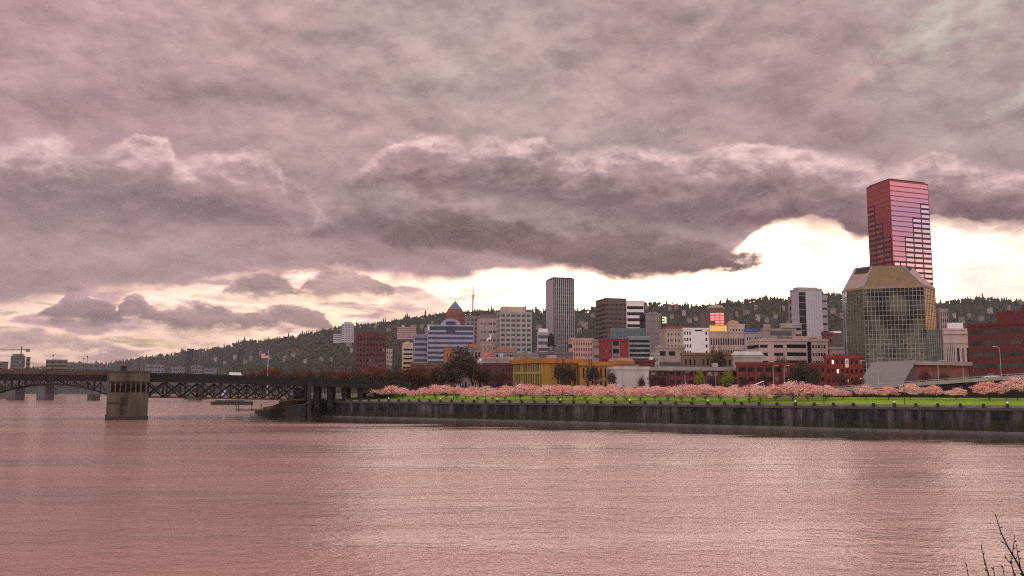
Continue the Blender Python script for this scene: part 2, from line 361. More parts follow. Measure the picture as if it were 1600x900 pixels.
# the water lies calmer in the lee of the harbour wall and the landing
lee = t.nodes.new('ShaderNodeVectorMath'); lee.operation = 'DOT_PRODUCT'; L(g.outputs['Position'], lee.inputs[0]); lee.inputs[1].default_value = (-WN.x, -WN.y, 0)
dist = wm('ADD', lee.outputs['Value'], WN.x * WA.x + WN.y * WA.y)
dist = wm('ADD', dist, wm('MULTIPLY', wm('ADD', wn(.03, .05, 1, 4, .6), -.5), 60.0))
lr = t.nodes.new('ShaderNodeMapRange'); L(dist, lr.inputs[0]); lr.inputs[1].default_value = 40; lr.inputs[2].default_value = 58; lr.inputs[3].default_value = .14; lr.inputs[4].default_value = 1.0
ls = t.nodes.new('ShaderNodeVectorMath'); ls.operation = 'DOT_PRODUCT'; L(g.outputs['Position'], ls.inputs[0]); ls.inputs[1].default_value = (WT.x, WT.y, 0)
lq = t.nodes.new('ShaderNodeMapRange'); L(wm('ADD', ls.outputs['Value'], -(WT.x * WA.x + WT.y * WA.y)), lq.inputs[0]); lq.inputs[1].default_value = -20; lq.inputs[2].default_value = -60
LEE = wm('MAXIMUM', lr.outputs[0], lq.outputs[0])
h = wm('MULTIPLY', h, wm('MULTIPLY', mr.outputs[0], LEE))
b = t.nodes.new('ShaderNodeBump'); b.inputs['Strength'].default_value = .6; b.inputs['Distance'].default_value = .75; L(h, b.inputs['Height']); L(b.outputs[0], p.inputs['Normal'])
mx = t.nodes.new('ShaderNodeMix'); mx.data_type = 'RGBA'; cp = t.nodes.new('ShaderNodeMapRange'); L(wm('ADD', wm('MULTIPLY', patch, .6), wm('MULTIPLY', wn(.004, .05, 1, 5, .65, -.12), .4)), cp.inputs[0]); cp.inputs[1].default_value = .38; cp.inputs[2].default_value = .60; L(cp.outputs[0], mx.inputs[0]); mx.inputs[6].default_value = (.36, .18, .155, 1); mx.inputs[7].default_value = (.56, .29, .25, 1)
mq = t.nodes.new('ShaderNodeMix'); mq.data_type = 'RGBA'; L(LEE, mq.inputs[0]); mq.inputs[6].default_value = (.050, .048, .022, 1); L(mx.outputs[2], mq.inputs[7])   # the wall's dark green reflection, painted into the water colour beside it
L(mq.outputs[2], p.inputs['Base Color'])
rr = t.nodes.new('ShaderNodeMapRange'); L(patch, rr.inputs[0]); rr.inputs[1].default_value = .35; rr.inputs[2].default_value = .65; rr.inputs[3].default_value = .08; rr.inputs[4].default_value = .14; L(wm('MULTIPLY', rr.outputs[0], LEE), p.inputs['Roughness'])
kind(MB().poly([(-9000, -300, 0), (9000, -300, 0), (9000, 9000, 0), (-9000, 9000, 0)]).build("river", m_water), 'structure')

m_land = mat("city_ground", (.09, .085, .075), .9, .3, .05)
m_grass = mat("lawn_grass", (.25, .40, .010), .95, .3, .35, detail=8)
m_pave = mat("promenade_paving", (.36, .29, .27), .85, .15, .5)
m_road = mat("road_asphalt", (.055, .052, .052), .85, .2, .3)
m_bank = mat("river_bank_soil", (.055, .06, .03), .95, .4, .2)
# west bank: from the harbour wall back to the hills (about 30 cm under the lawn and roads)
shore = [wl(700), wl(-28), wl(-32, 6), wl(-34, 30), wl(-60, 60), Vector((-330, 1400, 0)), Vector((-760, 2300, 0)), Vector((-1700, 2700, 0)), Vector((-5200, 3100, 0)), Vector((-7000, 8800, 0)), Vector((7000, 8800, 0)), Vector((3000, 100, 0))]
kind(MB().prism([(q.x, q.y) for q in shore], -3, 5.5).build("city_ground", m_land), 'structure')
# lawn sheet: promenade flat, then a slope up to the street
S0, S1 = wall_s(478), 520
def strip(name, m, d0, d1, n, s0=S0, s1=S1, off=0.0, zf=lawn_z):
    V = []; Fq = []; ns = 60
    for j in range(n + 1):
        d = d0 + (d1 - d0) * j / n
        for i in range(ns + 1):
            w = wl(s0 + (s1 - s0) * i / ns, d, zf(d) + off); V.append(w)
    for j in range(n):
        for i in range(ns): a = j * (ns + 1) + i; Fq.append((a, a + 1, a + ns + 2, a + ns + 1))
    return kind(np_mesh(name, np.array(V), np.array(Fq), m, None, True), 'structure')
strip("promenade", m_pave, .6, 5.2, 1, S0 - 40, off=.004)
strip("lawn", m_grass, 5.0, 30, 14)
strip("road", m_road, 30.6, 52, 2, off=-.06)
strip("pavement", m_pave, 29.6, 31, 1, off=.05)
strip("city_pavement", mat("street_ground", (.16, .15, .14), .9, .25, .1), 52, 420, 3, S0 - 120, 900, .03)
# east bank far left, and the bank under the photographer
kind(MB().prism([(-5200, 300), (-420, 700), (-560, 1000), (-760, 1420), (-930, 1500), (-5200, 2300)], -3, 6, [(-5200, 340), (-440, 715), (-580, 1000), (-775, 1400), (-930, 1480), (-5200, 2260)]).build("east_bank", m_bank), 'structure')
kind(MB().prism([(-60, -60), (60, -60), (60, 17), (-60, 17)], -3, 7.6, [(-60, -60), (60, -60), (60, 8), (-60, 8)]).build("near_bank", m_bank), 'structure')

# ---- the wooded hills
RIDGE = [(-260, 596), (-100, 590), (0, 585), (60, 578), (110, 572), (170, 572), (200, 567), (250, 560), (300, 553), (330, 549), (362, 546), (374, 539), (388, 536), (402, 538), (450, 532), (500, 522), (535, 515), (560, 514), (600, 509), (650, 501), (700, 494), (740, 492), (800, 491), (840, 490), (900, 491), (960, 486), (1020, 478), (1060, 482), (1090, 483), (1120, 480), (1160, 476), (1200, 469), (1240, 474), (1280, 464), (1310, 466), (1335, 476), (1380, 480), (1470, 480), (1500, 474), (1550, 471), (1600, 476), (1700, 470), (1800, 480), (1950, 500)]
RX = np.array([r[0] for r in RIDGE], float); RY = np.array([r[1] for r in RIDGE], float)
def ridge_r(px):                     # distance of the ridge: the southern hills lie farther off
    return np.interp(px, [-260, 150, 380, 600, 1000, 1950], [4600, 4200, 3300, 2700, 2500, 2500])
def hill_z(px, tt):
    Yr = ridge_r(px); zr = CAMZ + (HOR - np.interp(px, RX, RY)) * Yr / F * 1.005
    foot = 14.0
    prof = np.where(tt <= 1, np.clip(tt, 0, 1) ** 1.15, 1 - (tt - 1) * 1.1)
    lump = np.sin(px * .021 + tt * 5) * np.sin(px * .013 - tt * 9 + 1) * 14 * np.clip(1 - np.abs(tt - .5) * 2, 0, 1)
    return foot + (zr - foot) * prof + lump
def hill_point(px, tt):
    Yr = ridge_r(px); Y0 = np.interp(px, [-260, 150, 380, 600, 1950], [3300, 2900, 2100, 1350, 1250]); Y = Y0 + (Yr - Y0) * tt
    return np.stack([(px - 800) / F * 1.0 * Y, Y, hill_z(px, tt)], -1)
gp, gt = np.meshgrid(np.arange(-260, 1951, 10.), np.concatenate([[-.02], np.linspace(0, 1, 22), [1.1, 1.3, 1.6]]))
V = hill_point(gp, np.maximum(gt, 0)); V[0, :, 2] = 4
ny, nx = gp.shape; idx = np.arange(ny * nx).reshape(ny, nx)
Fq = np.stack([idx[:-1, :-1], idx[:-1, 1:], idx[1:, 1:], idx[1:, :-1]], -1).reshape(-1, 4)
m_hill = mat("hill_undergrowth", (.035, .038, .022), .95, .3, .02)
kind(np_mesh("hills", V.reshape(-1, 3), Fq, m_hill, None, True), 'structure')
# forest on the hills: one mass of conifers and broad crowns nobody could count
def forest(name, n, kinds, m, tmin, tmax, ridge=0, pxr=(-250, 1940)):
    px = rng.uniform(*pxr, n); tt = rng.uniform(tmin, tmax, n) ** .9
    if ridge: tt[:ridge] = rng.normal(1.0, .012, ridge)
    P = hill_point(px, tt); H = rng.uniform(9, 21, n) * np.interp(P[:, 1], [1300, 4500], [.8, 1.15]); H[rng.random(n) < .07] *= 1.45
    Vs, Fs = [], []; o = 0
    for k in range(n):
        b = P[k]; h = H[k]
        if kinds == 'c':
            a0 = rng.uniform(0, 6.28); w = h * rng.uniform(.16, .25)
            for z0, z1, r0 in ((.08, .55, 1.0), (.33, .80, .74), (.6, 1.0, .45)):
                a = a0 + np.arange(6) * 1.0472 + z0; rr = w * r0 * rng.uniform(.75, 1.25, 6)
                V6 = np.stack([b[0] + np.cos(a) * rr, b[1] + np.sin(a) * rr, b[2] + h * z0 + rng.uniform(-.03, .03, 6) * h], -1)
                Vs += [V6, [[b[0], b[1], b[2] + h * z1]]]
                Fs += [(o + i, o + (i + 1) % 6, o + 6) for i in range(6)]; o += 7
        else:
            h *= .62
            for q in range(3):
                c = b + np.array([rng.uniform(-.3, .3) * h, rng.uniform(-.3, .3) * h, h * rng.uniform(.5, .75)])
                d = rng.normal(size=(8, 3)); d[:4, 2] = np.abs(d[:4, 2]); d /= np.linalg.norm(d, axis=1)[:, None]
                a = np.arange(6) * 1.0472; rr = h * rng.uniform(.28, .45, 6)
                V8 = np.vstack([np.stack([c[0] + np.cos(a) * rr, c[1] + np.sin(a) * rr, c[2] + rng.uniform(-.12, .12, 6) * h], -1), c + [[0, 0, h * .38]], c - [[0, 0, h * .3]]])
                Vs.append(V8); Fs += [(o + i, o + (i + 1) % 6, o + 6) for i in range(6)] + [(o + (i + 1) % 6, o + i, o + 7) for i in range(6)]; o += 8
    kind(np_mesh(name, np.vstack([np.asarray(v, float) for v in Vs]), np.array(Fs), m), 'stuff')
m_con = mat("conifer_needles", (.034, .043, .026), .95, .35, .08, isl=.55)
m_bro = mat("broadleaf_crowns", (.085, .055, .036), .95, .35, .05, c2=(.055, .058, .028), isl=.5)
forest("conifer_forest", 13000, 'c', m_con, .0, 1.02, 1000)
forest("broadleaf_wood", 7500, 'b', m_bro, .0, 1.02, 1100)

# ---- the air: a thin even haze round the whole scene
hz_m = bpy.data.materials.new("haze_air"); hz_m.use_nodes = True; t = hz_m.node_tree; t.nodes.clear()
vp = t.nodes.new('ShaderNodeVolumePrincipled'); vp.inputs['Color'].default_value = (.80, .80, .86, 1); vp.inputs['Density'].default_value = 6.5e-5
mo = t.nodes.new('ShaderNodeOutputMaterial'); t.links.new(vp.outputs[0], mo.inputs['Volume'])
kind(MB().box(-9400, -420, -4.5, 9400, 9300, 520).build("haze", hz_m), 'stuff')
# ------------------------------------------------------------------ buildings
G_DARK = glass("window_glass", (.008, .009, .012), .3, spec=.16)
G_MID = glass("grey_glass", (.045, .05, .058), .2, spec=.4)
G_BLUE = glass("blue_glass", (.02, .03, .07), .2, spec=.35)
G_TEAL = glass("teal_glass", (.07, .12, .135), .18, rnd=.35)
G_BLIND = glass("window_blind", (.17, .145, .12), .5, spec=.3); G_SKY = glass("sky_lit_glass", (.10, .105, .12), .1, .3)
M_ROOF = mat("roof_gravel", (.22, .19, .18), .9, .25, .2)
M_ROOFD = mat("dark_roofing", (.06, .055, .055), .85, .25, .2)
M_STEEL = mat("galvanised_steel", (.42, .41, .42), .5, .15, .5, metal=.5)
M_WHITE = mat("white_paint", (.78, .74, .74), .7, .08, .4)
M_LIT = glow("lit_window", (1.0, .72, .42), 1.6)
M_CONC = mat("concrete", (.34, .30, .28), .85, .2, .25, streak=1)
CITYZ = 7.9
class B:
    """box building seen at a corner: left face spans px xl..xc, front face xc..xr; top at ytop at the near corner"""
    def __init__(s, label, xl, xc, xr, ytop, Y, a=12, wall=None, cat="building", name="office_building", depth=None, z0=CITYZ, group=None, roof=None, parapet=True, ybot=None):
        s.a = R(a); ca, sa = math.cos(s.a), math.sin(s.a)
        c = at(xc, ytop, Y); s.Y = Y; kr = kx(xr, ytop); s.W = (kr * Y - c.x) / (ca - kr * sa)
        if xl is None or xl == xc: s.D = depth or s.W * .8
        else: kl = kx(xl, ytop); s.D = max(2.0, (c.x - kl * Y) / (sa + kl * ca))
        s.two = not (xl is None or xl == xc)
        if ybot: z0 = at(xc, ybot, Y).z
        s.z0 = z0; s.H = c.z - z0; s.ppm = F / Y; s.name = name
        s.root = thing(name, label, cat, (c.x, c.y, z0), s.a, group)
        s.wallm = wall
        if wall:
            MB().box(0, 0, 0, s.W, s.D, s.H).build("wall", wall, s.root)
            p = .35
            m = MB()
            if parapet:
                for x0, y0, x1, y1 in ((-p, -p, s.W + p, .4), (-p, s.D - .4, s.W + p, s.D + p), (-p, .4, .4, s.D - .4), (s.W - .4, .4, s.W + p, s.D - .4)): m.box(x0, y0, s.H - .9, x1, y1, s.H + .35)
                m.build("parapet", wall, s.root)
            slab("roof", roof or M_ROOF, s.root, .41, .41, s.H + .003, s.W - .41, s.D - .41, s.H + .12)
    def z(s, py, px=None, dY=0):          # local height of a picture row on the front
        return at(px or 0, py, s.Y).z - s.z0 if px is None else at(px, py, s.Y + dY).z - s.z0
    def x(s, px, py=560):                # local x of a picture column on the front face
        k = kx(px, py); ca, sa = math.cos(s.a), math.sin(s.a); o = s.root.location
        return (k * o.y - o.x) / (ca - k * sa)
    def win(s, face, u0, u1, z0, z1, m, out=.07, name="window"):
        if m is G_DARK and name == "window" and u1 - u0 < 4.5 and random.random() < .16: m = random.choice((G_BLIND, G_MID, G_SKY))
        if face == 'f': return slab(name, m, s.root, u0, -out, z0, u1, .12, z1)
        if face == 'l': return slab(name, m, s.root, -out, u0, z0, .12, u1, z1)
        return slab(name, m, s.root, s.W - .12, u0, z0, s.W + out, u1, z1)
    def grid(s, face, rows, cols, m=None, fw=.6, fh=.55, z0=None, z1=None, u0=None, u1=None, skip=0.0, lit=0.0):
        L = s.W if face == 'f' else s.D
        z0 = 2.5 if z0 is None else z0; z1 = s.H - 1.6 if z1 is None else z1; u0 = .6 if u0 is None else u0; u1 = L - .6 if u1 is None else u1
        dz = (z1 - z0) / rows; du = (u1 - u0) / cols
        for r in range(rows):
            for c in range(cols):
                if random.random() < skip: continue
                zc = z0 + dz * (r + .5); uc = u0 + du * (c + .5)
                s.win(face, uc - du * fw / 2, uc + du * fw / 2, zc - dz * fh / 2, zc + dz * fh / 2, M_LIT if random.random() < lit else (m or G_DARK))
        return s
    def bands(s, face, rows, m=None, fh=.5, z0=None, z1=None, u0=None, u1=None, name="window_band"):
        L = s.W if face == 'f' else s.D
        z0 = 2.5 if z0 is None else z0; z1 = s.H - 1.4 if z1 is None else z1; u0 = .5 if u0 is None else u0; u1 = L - .5 if u1 is None else u1
        dz = (z1 - z0) / rows
        for r in range(rows): s.win(face, u0, u1, z0 + dz * (r + .5 - fh / 2), z0 + dz * (r + .5 + fh / 2), m or G_DARK, name=name)
        return s
    def piers(s, face, n, w=.5, m=None, z0=0., z1=None, u0=0., u1=None, out=.35, name="pier"):
        L = s.W if face == 'f' else s.D; u1 = L if u1 is None else u1; z1 = s.H - .95 if z1 is None else z1
        for i in range(n + 1):
            u = u0 + (u1 - u0) * i / n; s.win(face, max(u - w / 2, 0.01), min(u + w / 2, L - .01), z0, z1, m or s.wallm, out, name)
        return s
    def pent(s, fx0, fx1, h, m=None, fy0=.25, fy1=.75, name="penthouse"):
        slab(name, m or s.wallm, s.root, s.W * fx0, s.D * fy0, s.H + .125, s.W * fx1, s.D * fy1, s.H + h); return s
    def clutter(s, n=4, seed=0):
        r = random.Random(seed or int(s.W * 97 + s.Y))
        for _ in range(n):
            x = r.uniform(.12, .8) * s.W; y = r.uniform(.15, .7) * s.D; w = r.uniform(1.5, 4); h = r.uniform(1, 2.6)
            if x + w < s.W - 1 and y + w < s.D - .6: slab("rooftop_unit", M_STEEL if r.random() < .5 else M_ROOF, s.root, x, y, s.H + .125, x + w, y + w * .8, s.H + h)
        return s

def wc(name, c, **k): return mat(name, c, k.pop('rough', .85), k.pop('var', .2), k.pop('scale', .15), streak=k.pop('streak', 1), **k)
# --- far towers, left to right
w = wc("dark_red_brick", (.13, .048, .050))
b = B("broad dark red office slab standing above the bare trees left of downtown", 553, 556, 603, 523, 800, 6, w); b.grid('f', 10, 9, G_DARK, .55, .5); b.pent(.2, .8, 3.2)
w = wc("pale_stone", (.46, .38, .38)); b = B("slim pale tower beside the dark red office slab", 603, 604, 613, 546, 950, 8, w, name="tower"); b.piers('f', 3, .8); b.bands('f', 9, G_MID, .5)
w = wc("cream_concrete", (.60, .47, .38)); b = B("narrow cream tower striped with dark balconies", 628, 630, 645, 536, 900, 8, w, name="tower")
for r in range(9): b.win('f', .4, b.W - .4, 6 + r * (b.H - 9) / 9, 6 + (r + .42) * (b.H - 9) / 9, G_DARK, name="balcony")
b.pent(.3, .7, 2.5)
w = wc("blue_grey_panels", (.36, .36, .43)); b = B("low stepped wing of the blue grey striped office block", 645, 647, 668, 523, 815, 8, w); b.bands('f', 10, G_BLUE, .5); b.bands('l', 10, G_BLUE, .5)
b = B("long blue grey office block with white ribbon floors and dark arched roof", 664, 668, 740, 508, 800, 8, w); b.bands('f', 12, G_BLUE, .5, 3, b.H - 5); b.bands('l', 12, G_BLUE, .5)
b.win('f', .3, b.W - .3, b.H - 4.4, b.H - 1.1, G_BLUE, name="attic_glazing"); x = b.x(704)
m = MB(); n = 10; arch = [(x + 9 * math.cos(math.pi * i / n), 6 * math.sin(math.pi * i / n)) for i in range(n + 1)]
i0 = len(m.v); m.v += [(p[0], 1.0, b.H + .12 + p[1]) for p in arch] + [(p[0], 7.0, b.H + .12 + p[1]) for p in arch]
m.f += [tuple(range(n + 1)), tuple(range(2 * n + 1, n, -1))] + [(i + 1, i, n + 1 + i, n + 2 + i) for i in range(n)]; m.build("arched_roof", w, b.root)
slab("entrance_bay", G_BLUE, b.root, x - 4, -.3, b.H - 6, x + 4, .9, b.H + 3.5)
slab("stair_tower", M_WHITE, b.root, .2, -.2, b.H - 4.5, 1.8, .2, b.H + .6)
# pyramid-topped brick tower
c = at(711, 508, 1000); tw = thing("tower", "orange brick tower with a blue slate pyramid roof and spire", "tower", (c.x, c.y, CITYZ))
w = wc("orange_brick", (.27, .115, .075)); r8 = 11.0
o8 = lambda r, k=0: [(r * math.cos(math.pi / 8 + i * math.pi / 4), r * math.sin(math.pi / 8 + i * math.pi / 4)) for i in range(8)]
hz = lambda y: at(711, y, 1000).z - CITYZ
MB().prism(o8(r8), 0, hz(489)).build("wall", w, tw)
MB().prism(o8(r8 - .6), hz(489), hz(484), o8(r8 - 2.5)).build("setback", wc("brick_setback", (.24, .12, .10)), tw)
MB().prism(o8(r8 - 2.2), hz(484), hz(471), o8(.6)).build("roof", mat("blue_slate", (.17, .19, .24), .6, .2, .3), tw)
MB().tube([(0, 0, hz(471.2)), (0, 0, hz(466))], [.35, .1], 6).build("spire", M_STEEL, tw)
for i in range(8):
    t0 = math.pi / 4 * i
    for k in (-1, 0, 1):
        for r in range(5):
            d = Vector((math.cos(t0), math.sin(t0))); q = Vector((-d.y, d.x)) * k * 2.5; cx = d * (r8 * math.cos(math.pi / 8) + .02) + q
            if d.y > .3: continue
            z = hz(489) - 4.2 - r * 4.2
            o = slab("window", G_MID, tw, -.55, -.1, z - 1, .55, .1, z + 1.2); o.location = (cx.x, cx.y, z); o.rotation_euler = (0, 0, t0 + math.pi / 2)
w = wc("grey_stone", (.28, .25, .27)); b = B("grey stone tower directly behind the pyramid tower with shed roof", 726, 728, 748, 494, 930, 8, w); b.grid('f', 12, 3, G_MID, .55, .5, b.H * .3)
MB().prism([(0, 0), (b.W, 0), (b.W, b.D), (0, b.D)], b.H + .13, b.H + 3, [(b.W * .8, 0.3), (b.W, .3), (b.W, b.D), (b.W * .8, b.D)]).build("shed_roof", M_ROOFD, b.root)
w = wc("pink_beige_stone", (.43, .335, .32)); b = B("broad pinkish beige tower with wide brown roof beside the television mast", 745, 748, 777, 496, 900, 8, w)
b.bands('f', 5, G_MID, .22, b.H * .42, b.H - 2, 2, b.W * .42); b.bands('f', 5, G_MID, .22, b.H * .42, b.H - 2, b.W * .5, b.W - 1.5); b.piers('f', 4, .9, out=.2, z0=b.H * .42)
MB().prism([(-1, -1), (b.W + 1, -1), (b.W + 1, b.D + 1), (-1, b.D + 1)], b.H + .36, b.H + 3.4, [(2.5, 2.5), (b.W - 2.5, 2.5), (b.W - 2.5, b.D - 2.5), (2.5, b.D - 2.5)]).build("hipped_roof", mat("brown_roofing", (.15, .115, .11), .8, .2, .2), b.root)
w = wc("grey_green_concrete", (.40, .39, .38)); b = B("pale grey office tower with a grid of square dark windows", 776, 781, 831, 487, 850, 10, w)
zb = b.H * .20; b.grid('f', 13, 6, G_MID, .72, .52, zb, b.H - 1.3); b.piers('f', 6, .9, out=.3); b.bands('l', 13, G_MID, .5, zb); b.pent(.1, .82, 5.2, wc("pink_plant_room", (.48, .38, .36)), .15, .85); b.clutter(3)
# dark fluted tower
w = wc("pale_concrete_fins", (.60, .56, .56), var=.08); b = B("tall dark tower ribbed with thin white vertical fins", 853, 863, 897, 435, 900, 14, mat("charcoal_cladding", (.045, .042, .05), .5, .2, .2), name="tower")
for i in range(12):
    u = .3 + (b.W - .6) * i / 11; b.win('f', u - .22, u + .22, 0, b.H - .3, w, .75, "fin")
for r in range(26): b.win('f', .3, b.W - .3, 8 + r * (b.H - 14) / 26, 8 + (r + .32) * (b.H - 14) / 26, mat("tower_spandrel", (.16, .15, .16), .6) if r == 0 and 'SPN' not in globals() else bpy.data.materials["tower_spandrel"], .16, "spandrel")
slab("side_wall", wc("lilac_concrete", (.42, .37, .41), var=.08), b.root, -.3, .4, 0, .05, b.D - .4, b.H - 1); b.pent(.05, .95, 1.5, M_ROOFD, .05, .95)
w = wc("white_grey_panels", (.42, .40, .42)); b = B("small pale office tower with white roof sign tucked left of the dark fluted tower", 839, 840, 857, 519, 840, 8, w); b.bands('f', 9, G_MID, .5); slab("roof_sign", M_WHITE, b.root, 1, .5, b.H + .4, b.W - .6, 1.0, b.H + 3.4)
w = wc("brown_grid_cladding", (.17, .13, .12), var=.1); b = B("square brown tower with a fine grid of windows on two sides", 931, 946, 978, 466, 850, 14, w, name="tower")
for r in range(18): b.win('f', .4, b.W - .4, 8 + r * (b.H - 11) / 18, 8 + (r + .5) * (b.H - 11) / 18, G_DARK, name="window_band"); b.win('l', .4, b.D - .4, 8 + r * (b.H - 11) / 18, 8 + (r + .5) * (b.H - 11) / 18, G_DARK, name="window_band")
b.piers('f', 16, .55, out=.16); b.piers('l', 8, .55, out=.16)
w = wc("white_ribbon_cladding", (.82, .76, .77), var=.04); b = B("white tower with black ribbon windows just behind the square brown tower", 978, 979, 1006, 470, 930, 4, w, name="tower"); b.bands('f', 9, G_DARK, .5, b.H * .36, b.H - 4)
w = wc("black_cladding", (.04, .04, .05)); b = B("narrow black block in front of the white ribbon tower", 999, 1000, 1009, 490, 820, 4, w)
b.bands('f', 8, G_DARK, .4)
w = wc("grey_cladding", (.26, .23, .23)); b = B("windowless grey box tower beside the narrow black block", 1008, 1009, 1034, 490, 800, 4, w); b.pent(.2, .7, 1.5)
b.bands('f', 6, mat("panel_joint", (.2, .18, .18), .8), .06)
w = wc("near_black_brick", (.05, .04, .045)); b = B("dark block with a glowing roof sign right of the grey box", 1033, 1034, 1041, 494, 790, 4, w, name="office_building"); sg = glow("lit_sign_letters", (1.0, .70, .38), 1.2)
x0 = .3; zt = b.H - .6
m = MB().box(x0, -.5, zt - 1.0, b.W - .2, -.1, zt).box(b.W - 1.3, -.5, zt - 4.6, b.W - .2, -.1, zt - 1.0).box(x0, -.5, zt - 5.6, b.W - .2, -.1, zt - 4.6).box(x0, -.5, zt - 3.2, b.W * .55, -.1, zt - 2.3)
m.build("lit_sign", sg, b.root); b.bands('f', 5, G_DARK, .4, 3, b.H - 8)
# dome tower with lit windows
c = at(1119, 508, 800); tw = thing("domed_tower", "brown round-cornered tower with pale dome and glowing pink windows", "tower", (c.x, c.y, CITYZ)); w = wc("brown_dome_wall", (.17, .13, .115)); h9 = lambda y: at(1119, y, 800).z - CITYZ
MB().lathe([(10.2, 0), (10.2, h9(487)), (8.3, h9(486.8)), (8.3, h9(483))], 24).build("wall", w, tw)
MB().lathe([(7.9, h9(483)), (7.9, h9(481.6)), (7.2, h9(480)), (5.6, h9(478.2)), (3, h9(476.8)), (.5, h9(476.2))], 24).build("dome", wc("dome_roof", (.40, .31, .26)), tw, True)
MB().tube([(0, 0, h9(476.3)), (0, 0, h9(472))], [.4, .15], 6).build("finial", w, tw)
g = glow("pink_lit_glass", (1.0, .20, .19), .85)
for r in range(5):
    for k in range(3):
        a = -math.pi / 2 + (k - 1) * .42 - .1; z = h9(492 + r * 4.2)
        if r > 2 and k == 0: continue
        o = slab("window", g, tw, -1.8, -.12, -.9, 1.8, .12, .9); o.location = (10.2 * math.cos(a), 10.2 * math.sin(a), z); o.rotation_euler = (0, 0, a + math.pi / 2)
for sx in (-1, 1): slab("wing", w, tw, sx * 11.2 - 2.6, -3, 0, sx * 11.2 + 2.6, 6, h9(489))
# glass tower with antenna
w = wc("silver_cladding", (.45, .44, .48), var=.08); b = B("glass and silver office tower with a thin roof antenna", 1234, 1247, 1284, 451, 750, 6, w, name="tower")
b.win('f', .3, b.x(1262), 4, b.H - 3, G_DARK, name="glazed_bay"); b.bands('f', 13, mat("bay_line", (.2, .2, .22), .5), .12, 8, b.H - 3, .3, b.x(1262)); 
for o in kids(b.root)[-13:]: o.scale.y += .2
b.win('f', b.x(1262.5), b.W - .5, 4, b.H - 2, glass("silver_glass", (.40, .40, .46), .25, rnd=.15), name="curtain_wall")
for i in range(6): b.win('f', b.x(1262.5 + i * 4) , b.x(1262.5 + i * 4) + .2, 4, b.H - 2, w, .25, "mullion")
b.pent(.05, .9, 1.8, wc("tower_cap", (.42, .36, .37))); MB().tube([(b.W * .35, b.D / 2, b.H + 1.8), (b.W * .35, b.D / 2, b.z(421))], [.22, .08], 5).build("antenna", M_STEEL, b.root)
b = B("stepped left wing of the glass and silver tower with dark ribbon floors", 1231, 1233, 1250, 464, 765, 6, wc("grey_brown_wing", (.27, .23, .23)), z0=CITYZ); b.bands('f', 11, G_DARK, .5, b.H * .2)
b = B("lower right wing of the glass and silver tower", 1280, 1282, 1292, 462, 768, 6, wc("pale_silver", (.50, .48, .53), var=.06)); b.bands('f', 12, G_MID, .25)
# --- the red skyscraper
sk = thing("skyscraper", "tall pink granite skyscraper with mirrored glass and stepped window pattern", "skyscraper")
c = at(1389, 280.5, 700); cl = at(1353.5, 293, 729); cr = at(1450, 287.5, 715.5); sk.location = (c.x, c.y, CITYZ); HS = c.z - CITYZ
U = Vector((cr.x - c.x, cr.y - c.y)); Vv = Vector((cl.x - c.x, cl.y - c.y)); u_ = U.normalized(); v_ = Vv.normalized()
m_gran = mat("pink_granite", (.30, .058, .052), .45, .15, .2); m_band = mat("dark_granite_band", (.075, .018, .024), .4, .2, .2)
MB().prism([(0, 0), tuple(U), tuple(U + Vv), tuple(Vv)], 0, HS).build("wall", m_gran, sk)
MB().prism([tuple((u_ + v_) * 1.5), tuple(U + (v_ - u_) * 1.5), tuple(U + Vv - (u_ + v_) * 1.5), tuple(Vv + (u_ - v_) * 1.5)], HS + .003, HS + 1.4).build("roof", M_ROOFD, sk)
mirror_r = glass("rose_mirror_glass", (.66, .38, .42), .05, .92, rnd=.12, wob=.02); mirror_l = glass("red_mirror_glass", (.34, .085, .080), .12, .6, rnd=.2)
def face_slab(name, m, d, n, L, u0, u1, z0, z1, out, parent=sk):
    k = "fs_" + m.name
    if k not in _unit: _unit[k] = MB().box(-.5, -.5, -.5, .5, .5, .5).mesh(name, m)
    o = link(name, _unit[k], parent); p = d * ((u0 + u1) / 2) + n * (out - .25); o.location = (p.x, p.y, (z0 + z1) / 2); o.scale = (u1 - u0, .5, z1 - z0); o.rotation_euler = (0, 0, math.atan2(d.y, d.x)); return o
nr = Vector((u_.y, -u_.x)); nl = Vector((-v_.y, v_.x)); 
if nl.dot(u_) > 0: nl = -nl
if nr.dot(v_) > 0: nr = -nr
LU, LV = U.length, Vv.length; ST_H = 4.05
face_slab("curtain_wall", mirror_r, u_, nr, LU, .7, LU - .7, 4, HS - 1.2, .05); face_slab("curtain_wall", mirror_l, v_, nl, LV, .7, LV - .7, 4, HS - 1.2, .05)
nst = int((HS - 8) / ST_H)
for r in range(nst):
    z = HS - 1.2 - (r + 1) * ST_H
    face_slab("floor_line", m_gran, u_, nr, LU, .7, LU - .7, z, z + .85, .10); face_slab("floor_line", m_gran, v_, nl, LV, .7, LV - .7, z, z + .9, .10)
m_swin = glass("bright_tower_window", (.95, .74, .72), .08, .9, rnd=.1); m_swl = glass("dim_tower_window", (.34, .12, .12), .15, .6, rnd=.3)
yr = at(1450, 287.5, 715.5).z
